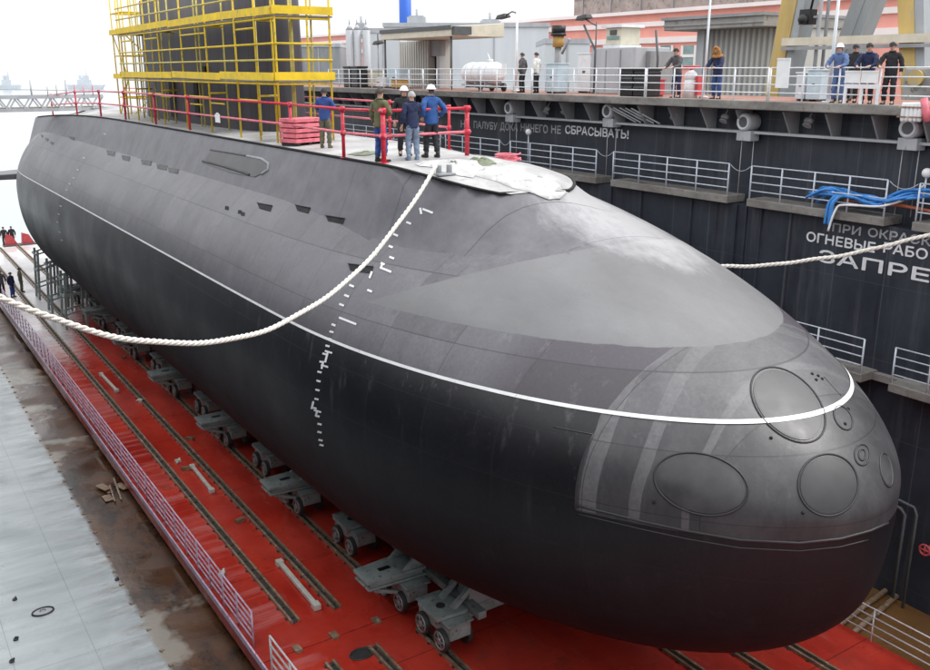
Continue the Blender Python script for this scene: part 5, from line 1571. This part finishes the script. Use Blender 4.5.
# big grey cabinet, cab on top, floodlights
lo, hi = boxed(592, 636, 47.5, 28.0, 2.0)
t = thing('machinery_house', 'big grey machinery cabinet with a small cream cab on its roof', 'cabinet', ((lo.x + hi.x) / 2, (lo.y + hi.y) / 2, TD))
mb = MB(); mb.span(lo, hi); obj('body', mb, M['grey'], t, bevel=.03)
for k in (.33, .66):
    mb = MB(); yk = lo.y + (hi.y - lo.y) * k; mb.span((lo.x - .03, yk - .03, TD + .1), (lo.x - .002, yk + .03, hi.z - .1)); obj('door_seam', mb, M['midgrey'], t)
a = yz(651, 50, 28.6); mb = MB(); mb.span((28.6, a.y, TD), (30.1, lo.y - .01, hi.z - .15)); obj('side_annex', mb, M['midgrey'], t, bevel=.02)
a, b = yz(606, 28, 28.4), yz(621, 46, 28.4)
cb = obj('cab', MB().span((28.4, b.y, hi.z + .12), (29.5, a.y, a.z)), M['beige'], t, bevel=.03)
mb = MB(); mb.span((28.36, b.y + .12, hi.z + .35), (28.398, a.y - .12, a.z - .35)); obj('window', mb, M['glass'], cb)
mb = MB(); mb.span((28.25, b.y - .15, a.z + .002), (29.6, a.y + .15, a.z + .12)); obj('roof', mb, M['white'], cb)
mb = MB(); mb.span((28.36, b.y + .3, a.z - .30), (28.398, a.y - .3, a.z - .1)); obj('lamp_housing', mb, M['darkgrey'], cb)
mb = MB(); mb.span((28.3, b.y - .05, hi.z + .002), (29.55, a.y + .05, hi.z + .118)); obj('base_frame', mb, M['white'], cb)

# orange vent on grey base
p = base_on(557, 28.5)
zt, zm, zb = yz(557, 25.5, 28.5).z, yz(557, 36, 28.5).z, yz(557, 47, 28.5).z
t = thing('vent_stack', 'ochre vent stack with a black cap left of the grey cabinet', 'vent', p)
mb = MB(); mb.cyl((p.x, p.y, zb), (p.x, p.y, zm), .26, 16); obj('pipe', mb, M['orange'], t)
mb = MB(); mb.cyl((p.x, p.y, zm), (p.x, p.y, zm + .12), .36, 16); mb.cyl((p.x, p.y, zm + .12), (p.x, p.y, zt), .32, 16, .34); obj('cap', mb, M['black'], t)
mb = MB(); mb.cyl((p.x, p.y, TD), (p.x, p.y, zb), .16, 12); mb.span((p.x - .4, p.y - .4, TD), (p.x + .4, p.y + .4, TD + .5)); obj('pedestal', mb, M['midgrey'], t)
mb = MB(); mb.tube([(p.x, p.y - .3, zb - .3), (p.x, p.y - .55, zb), (p.x, p.y - .8, zb + .35)], .06, 8); obj('side_pipe', mb, M['midgrey'], t)

# lamp posts
def lamp_post(px_, X, top_px, label, arm=None, r=.055, flood=False, mat='lightgrey'):
    p = base_on(px_, X); zt = yz(px_, top_px, X).z
    t = thing('lamp_post', label, 'lamp post', p)
    mb = MB(); mb.cyl(p, (p.x, p.y, zt), r, 10, r * .75); mb.cyl(p, p + Vector((0, 0, .06)), r * 3, 10); obj('pole', mb, M[mat], t)
    if arm:
        q = yz(arm[0], arm[1], X)
        mb = MB(); mb.tube([(p.x, p.y, zt - .15), (p.x, p.y + (q.y - p.y) * .35, zt - .05), (q.x, q.y, q.z)], .035, 8); obj('arm', mb, M['darkgrey'], t)
        mb = MB(); mb.hexa([q + Vector(v) for v in ((-.22, -.38, -.02), (.22, -.38, -.02), (.22, .38, -.10), (-.22, .38, -.10), (-.15, -.3, .16), (.15, -.3, .16), (.15, .3, .1), (-.15, .3, .1))]); obj('lamp_head', mb, M['black'], t, bevel=.03)
    return t
lamp_post(516, 27.5, 10, 'pale lamp post with one black lamp head behind the white tank', (503, 17), .07, mat='white')
lamp_post(704, 26.5, -6, 'tall grey pole left of the corrugated gate', None, .055)
lamp_post(829, 25.4, -8, 'tall pale pole in front of the grey crane legs', None, .06)
lamp_post(594, 28.0, 22, 'short dark floodlight post above the grey cabinet', (584, 18), .04, mat='darkgrey')
lamp_post(379, 27.0, 32, 'thin grey lamp post left of the awning hut', (378, 43), .045, mat='grey')
for i, (px_, X, pt) in enumerate(((584, 28.0, 25), (656, 28.0, 30))):
    p = base_on(px_ + 10 if i == 0 else px_, X); q = yz(px_, pt, X)
    mb = MB(); mb.tube([p, (p.x, p.y, q.z - 1.1), (q.x, q.y, q.z)], .05, 8); tag(obj('davit', mb, M['darkgrey'], loc=p), ['thin bent davit pole above the white cabinet', 'thin upright davit pole right of the grey cabinet'][i], 'davit')

# ================================================================== QUAY BEYOND: SHEDS, PINK HALL, CRANE, SILOS
QZ = 11.6
# corrugated gate building with flat projecting roof
X = 37.0
yl, yr = yz(707, 60, X).y, yz(777, 60, X).y
zt = yz(740, 29, X).z
t = thing('shed', 'pale corrugated shed with a grey flat gallery roof on the quay', 'shed', (X + 3, (yl + yr) / 2, QZ))
mb = MB(); n = 13
for i in range(n):
    y0 = yr + (yl - yr) * i / n; y1 = yr + (yl - yr) * (i + 1) / n
    mb.prism([(X, y0 + .10, QZ), (X + .18, y0, QZ), (X + .18, y1, QZ), (X, y1 - .10, QZ)], (0, 0, zt - QZ))
mb.span((X + .181, yr, QZ), (X + 6, yl, zt)); obj('wall', mb, M['gatecl'], t, fix=False)
mb = MB()
for i in range(1, n): y = yr + (yl - yr) * i / n; mb.span((X + .04, y - .07, QZ), (X + .175, y + .07, zt - .01)); 
obj('seams', mb, M['midgrey'], t)
gl = yz(668, 27, X - 1).y
mb = MB(); mb.span((X - 1.3, yr - .1, zt + .01), (X + 6, gl, zt + .56)); obj('gallery', mb, M['gallery'], t, bevel=.04)
mb = MB()
mb.span((X - 1.42, yr - .15, zt + .50), (X + 6.1, gl + .1, zt + .64)); obj('roof', mb, M['midgrey'], t)
mb = MB(); mb.span((X - 1.36, yr - .1, zt + .20), (X - 1.302, gl, zt + .28)); obj('gallery_rib', mb, M['midgrey'], t)
mb = MB(); mb.span((X - .4, gl + .4, QZ), (X + .2, gl - 1.4 + .4, zt)) if False else mb.span((X - .3, yl + .02, QZ), (X + .3, yl + .5, zt)); obj('corner_pier', mb, M['grey'], t)

# pink hall
X = 62.0
z_roof = yz(620, 13.8, X).z
yL, yR = 150.0, -60.0
t = thing('pink_hall', 'long pink rendered hall with white bands behind the dock', 'hall', (X + 10, 60, QZ))
mb = MB(); mb.span((X, yR, QZ), (X + 20, yL, z_roof)); obj('wall', mb, M['pink'], t)
for (px_, py_, h, dep) in ((620, 25.8, .42, .22), (620, 41.5, .5, .22), (620, 14.2, .3, .5)):
    z = yz(px_, py_, X).z
    mb = MB(); mb.span((X - dep, yR, z - h / 2), (X - .002, yL, z + h / 2)); obj('band', mb, M['band'], t)
for px_ in (666, 689, 802, 816, 842, 858, 915):
    a, b = yz(px_ - 4.8, 45.5 if px_ < 700 else 47, X), yz(px_ + 4.8, 66, X)
    mb = MB(); mb.span((X - .06, b.y, b.z), (X - .004, a.y, a.z)); w_ = obj('window', mb, M['glass'], t)
    mb = MB(); mb.span((X - .12, b.y, (a.z + b.z) / 2 - .12), (X - .061, a.y, (a.z + b.z) / 2 + .12))
    mb.span((X - .12, b.y - .25, b.z - .2), (X - .061, a.y + .25, b.z)); mb.span((X - .12, a.y, b.z), (X - .061, a.y + .25, a.z)); mb.span((X - .12, b.y - .25, b.z), (X - .061, b.y, a.z)); obj('frame', mb, M['band'], w_)
# grey glazed storey on the roof
zg = z_roof + .02
yg = yz(574, 8, X + 3).y
mb = MB(); mb.span((X + 3, yR, zg), (X + 18, yg, zg + 4.5)); up_ = obj('roof_storey', mb, M['gallery'], t)
mb = MB(); y = yg - 1.4
while y > -10:
    mb.span((X + 2.9, y - .11, zg + .1), (X + 2.998, y + .11, zg + 4.4)); y -= 4.2
mb.span((X + 2.86, -10, zg + 1.9), (X + 2.898, yg, zg + 2.1)); obj('mullions', mb, M['midgrey'], up_)

# grey warehouse, far
def frontal(name, label, cat, px0, px1, pt, D, depth, mat, trim=True):
    a, b = atd(px0, pt, D), atd(px1, pt, D)
    fwd = Vector((FW.x, FW.y, 0)).normalized(); w = (b - a); w.z = 0
    t = thing(name, label, cat, ((a.x + b.x) / 2, (a.y + b.y) / 2, QZ))
    q = [Vector((a.x, a.y, QZ)), Vector((b.x, b.y, QZ)), Vector((b.x, b.y, QZ)) + fwd * depth, Vector((a.x, a.y, QZ)) + fwd * depth]
    mb = MB(); mb.hexa(q + [Vector((v.x, v.y, a.z)) for v in q]); obj('wall', mb, M[mat], t)
    if trim:
        mb = MB(); e = [v + (Vector((0, 0, 0))) for v in q]
        c = sum(q, Vector()) / 4
        e = [c + (v - c) * 1.015 for v in q]
        mb.hexa([Vector((v.x, v.y, a.z + .01)) for v in e] + [Vector((v.x, v.y, a.z + .35)) for v in e]); obj('roof', mb, M['grey'], t)
        mb = MB()
        nn = max(2, int(w.length / 4.5))
        for i in range(1, nn):
            v = q[0].lerp(q[1], i / nn) - fwd * .03; mb.bar(v + Vector((0, 0, .1)), Vector((v.x, v.y, a.z - .05)), .10)
        obj('cladding_seams', mb, M['grey'], t, fix=False)
    return t, a, b, fwd
frontal('warehouse', 'long light grey clad warehouse behind the awning hut', 'warehouse', 384, 549, 27, 78, 22, 'lightgrey')
frontal('warehouse', 'low grey block behind the scaffolding, left of the silos', 'warehouse', 296, 340, 47, 90, 12, 'midgrey')
frontal('warehouse', 'light grey low annex before the warehouse, left of the awning hut', 'warehouse', 366, 400, 33, 66, 8, 'lightgrey')
frontal('warehouse', 'pale grey block between the ochre vent and the cabinet', 'warehouse', 545, 590, 44, 60, 8, 'lightgrey')
# roof clutter on the warehouse
for i, (px0, px1, pt, pb_, lab) in enumerate(((408, 426, 20, 27, 'grey roof unit above the awning hut'), (480, 500, 23.5, 27, 'low pale dome on the warehouse roof'), (357, 366, 27, 33, 'small roof box beside the silos'))):
    a, b = atd(px0, pt, 80), atd(px1, pb_, 80)
    c = (a + b) / 2; mb = MB(); w = abs((b - a).dot(RT)); h = a.z - b.z
    mb.box((c.x, c.y, c.z), (w, 2.5, h + .4), -YAW); mb.box((c.x, c.y, c.z + h / 2 + .25), (w * .8, 2.0, .15), -YAW); mb.cyl((c.x, c.y, c.z + h / 2), (c.x, c.y, c.z + h / 2 + .9), .12, 8)
    tag(obj('roof_unit', mb, M['grey'], loc=c), lab, 'roof unit')
# silos
for i, (px_, lab) in enumerate(((349.5, 'leftmost of the three tall grey silos'), (357, 'middle one of the three tall grey silos'), (366, 'rightmost of the three tall grey silos'))):
    a = atd(px_, 30, 62); mb = MB(); t = thing('silo', lab, 'silo', (a.x, a.y, QZ), 'tall grey silos')
    mb.cyl((a.x, a.y, QZ), (a.x, a.y, a.z), .27, 16); obj('shell', mb, M['grey'], t)
    mb = MB(); mb.cyl((a.x, a.y, a.z), (a.x, a.y, a.z + .35), .27, 16, .06); mb.cyl((a.x, a.y, a.z + .3), (a.x, a.y, a.z + .7), .05, 8); obj('cone', mb, M['grey'], t)
# blue chimney
a = atd(404.5, -30, 170); r = 6.2 / 912 * 170
t = thing('chimney', 'bright blue chimney rising behind the grey warehouse', 'chimney', (a.x, a.y, QZ))
mb = MB(); mb.cyl((a.x, a.y, QZ), (a.x, a.y, a.z), r * 1.05, 24, r * .97); obj('stack', mb, M['blue'], t)
mb = MB(); mb.tube([(a.x + r * 1.04 * math.cos(k * math.pi / 12), a.y + r * 1.04 * math.sin(k * math.pi / 12), a.z - 4) for k in range(24)], .15, 6, True); obj('band', mb, M['white'], t)

# portal crane on the quay edge
t = thing('gantry_crane', 'yellow and grey portal crane with slanted legs on the quay', 'crane', (35.5, 26, QZ))
def leg(name, top, bot, w0, w1, X, mat, side, extra=-50):
    a, b = yz(*top, X), yz(*bot, X)
    d = (a - b); a = b + d * 2.2; b = b - d * ((b.z - QZ) / d.z)
    mb = MB(); hw0, hw1 = w1 / 2, w0 / 2
    for hw, lst in ((0, 0),): pass
    mb.hexa([b + Vector((0, -hw0, 0)), b + Vector((.9, -hw0, 0)), b + Vector((.9, hw0, 0)), b + Vector((0, hw0, 0)),
             a + Vector((0, -hw1, 0)), a + Vector((1.1, -hw1, 0)), a + Vector((1.1, hw1, 0)), a + Vector((0, hw1, 0))])
    l = obj(name, mb, M[mat], t, bevel=.03)
    mb = MB(); mb.hexa([b + Vector((.05, -hw0 - .34, 0)), b + Vector((.85, -hw0 - .34, 0)), b + Vector((.85, -hw0 - .004, 0)), b + Vector((.05, -hw0 - .004, 0)),
             a + Vector((.05, -hw1 - .40, 0)), a + Vector((1.05, -hw1 - .40, 0)), a + Vector((1.05, -hw1 - .004, 0)), a + Vector((.05, -hw1 - .004, 0))])
    obj('leg_web', mb, M[side], l)
leg('leg', (789, 0), (777, 62), .85, .70, 34.4, 'craney', 'craneg')
leg('leg', (858, 0), (843, 41), .62, .6, 36.5, 'craneg', 'craneg')
leg('leg', (905, 0), (907, 66), .72, .55, 34.4, 'craney', 'craneg')
a, b = yz(783, 42, 34.2), yz(897, 42, 34.2)
mb = MB(); mb.span((34.1, b.y - 12, a.z - .16), (34.36, a.y, a.z + .16)); obj('walk_beam', mb, M['beige'], t)
mb = MB(); mb.span((34.1, b.y - 12, a.z - .34), (34.2, a.y, a.z - .20)); obj('beam_flange', mb, M['midgrey'], t)
c = yz(906, 80, 33.0); mb = MB(); mb.span((34.05, c.y - .55, QZ), (35.3, c.y + .75, yz(906, 68, 33.8).z)); obj('bogie', mb, M['gallery'], t, bevel=.05)
mb = MB(); mb.cyl((33.9, c.y + .2, yz(903, 78, 33.9).z), (34.049, c.y + .2, yz(903, 78, 33.9).z), .3, 18); obj('bogie_wheel', mb, M['craney'], t)
c = yz(808, 17, 34.3); mb = MB(); mb.box(c, (.5, .5, .6)); mb.ball(c + Vector((-.3, 0, -.1)), .22); mb.tube([c + Vector((0, -.1, .3)), c + Vector((0, -.3, 1.4)), c + Vector((0, .2, 2.2))], .05, 6); obj('flood_lamp', mb, M['black'], t)
for q in (c,): 
    mb = MB(); mb.cyl((34.4, c.y - .5, QZ), (34.4, c.y - .5, c.z + 4), .08, 8); mb.bar((34.4, c.y - .5, c.z), c, .08); obj('lamp_mast', mb, M['craneg'], t)
mb = MB(); mb.cyl((35, yz(826, 30, 35).y, QZ), (35, yz(829, 0, 35).y, 26), .07, 10); obj('stay', mb, M['craneg'], t)

# ================================================================== LEFT BACKGROUND
# gangway bridge to the stern
YB = 63.0
t = thing('gangway', 'grey lattice gangway bridge reaching the stern deck from the left', 'gangway', (0, YB, 12.6))
a, b = aty(-40, 98, YB), aty(103, 98, YB)
zt, zb = a.z, aty(30, 110, YB).z
for dy in (0, 1.4):
    for z in (zt, zb):
        mb = MB(); mb.bar((a.x, YB + dy, z), (b.x, YB + dy, z), .16, .2); obj('chord', mb, M['grey'], t)
    n = 16
    for i in range(n):
        x0 = a.x + (b.x - a.x) * i / n; x1 = a.x + (b.x - a.x) * (i + 1) / n
        mb = MB(); mb.bar((x0, YB + dy, zb if i % 2 else zt), (x1, YB + dy, zt if i % 2 else zb), .09); obj('diagonal', mb, M['grey'], t)
mb = MB(); mb.span((a.x, YB + .1, zb + .10), (b.x, YB + 1.3, zb + .16)); obj('footway', mb, M['plank'], t)
for x in (32, 67):
    p = aty(x, 97, YB); q = aty(x, 80, YB)
    mb = MB(); mb.cyl((p.x, YB, zt), (p.x, YB, q.z), .05, 8); obj('mast', mb, M['grey'], t)
mb = MB(); mb.tube([(a.x, YB, aty(0, 88, YB).z), (b.x, YB, aty(100, 91, YB).z)], .025, 6); obj('hand_wire', mb, M['grey'], t)
for i, x in enumerate((48, 57, 66, 75, 84, 93)):
    p = aty(x, 97, YB); mb = MB(); mb.cyl((p.x, YB - .1, zt + .1), (p.x, YB - .1, zt + .62 + .1 * (i % 2)), .03, 6); obj('stanchion', mb, M['pinkrail' if i > 2 else 'grey'], t)
mb = MB(); mb.span((b.x - .8, YB - .8, casing_z(b.x + 1, YB) - .6), (b.x + 1.2, YB + 1.6, zb + .09)); obj('landing', mb, M['midgrey'], t)

# far ships, each a small hull with superstructure
M['farship'] = paint('hazy_grey_ship', (.62, .66, .70), .8, .05, .1)  # air haze of the distance is mixed into this pale ship colour
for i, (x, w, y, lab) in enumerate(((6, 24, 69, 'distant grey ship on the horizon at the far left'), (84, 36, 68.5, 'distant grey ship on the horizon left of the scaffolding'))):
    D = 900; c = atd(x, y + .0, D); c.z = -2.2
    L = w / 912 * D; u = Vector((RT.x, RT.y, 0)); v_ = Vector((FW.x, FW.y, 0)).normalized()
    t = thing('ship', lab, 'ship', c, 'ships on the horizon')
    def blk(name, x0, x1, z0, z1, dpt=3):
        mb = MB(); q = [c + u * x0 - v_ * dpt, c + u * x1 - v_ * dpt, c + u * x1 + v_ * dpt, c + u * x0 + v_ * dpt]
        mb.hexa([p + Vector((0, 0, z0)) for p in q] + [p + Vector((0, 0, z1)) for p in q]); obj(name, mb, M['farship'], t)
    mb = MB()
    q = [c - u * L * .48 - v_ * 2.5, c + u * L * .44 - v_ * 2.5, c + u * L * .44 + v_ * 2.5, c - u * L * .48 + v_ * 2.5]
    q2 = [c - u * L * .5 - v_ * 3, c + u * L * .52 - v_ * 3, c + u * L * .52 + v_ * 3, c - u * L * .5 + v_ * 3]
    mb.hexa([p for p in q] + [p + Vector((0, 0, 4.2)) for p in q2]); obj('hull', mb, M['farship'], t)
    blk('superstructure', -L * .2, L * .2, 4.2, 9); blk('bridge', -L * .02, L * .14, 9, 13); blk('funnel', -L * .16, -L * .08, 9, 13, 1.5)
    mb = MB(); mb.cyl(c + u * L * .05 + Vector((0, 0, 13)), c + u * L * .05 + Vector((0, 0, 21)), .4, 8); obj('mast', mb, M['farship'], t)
# barge and red gear near the stern at the far left
for i, x in enumerate((9, 26)):
    p = aty(x, 222, PYE - .8); p.z = .0
    t = thing('chock', ['red wedge shaped chock at the stern end of the platform, left one', 'red wedge shaped chock at the stern end of the platform, right one'][i], 'chock', p)
    mb = MB(); mb.prism([p + Vector((-.55, 0, 0)), p + Vector((.55, 0, 0)), p + Vector((.1, 0, .9)), p + Vector((-.45, 0, 1.1))], (0, .5, 0)); obj('wedge', mb, M['redbox'], t)
    mb = MB(); mb.box(p + Vector((0, .25, .06)), (1.4, .9, .12)); obj('base', mb, M['darkgrey'], t)
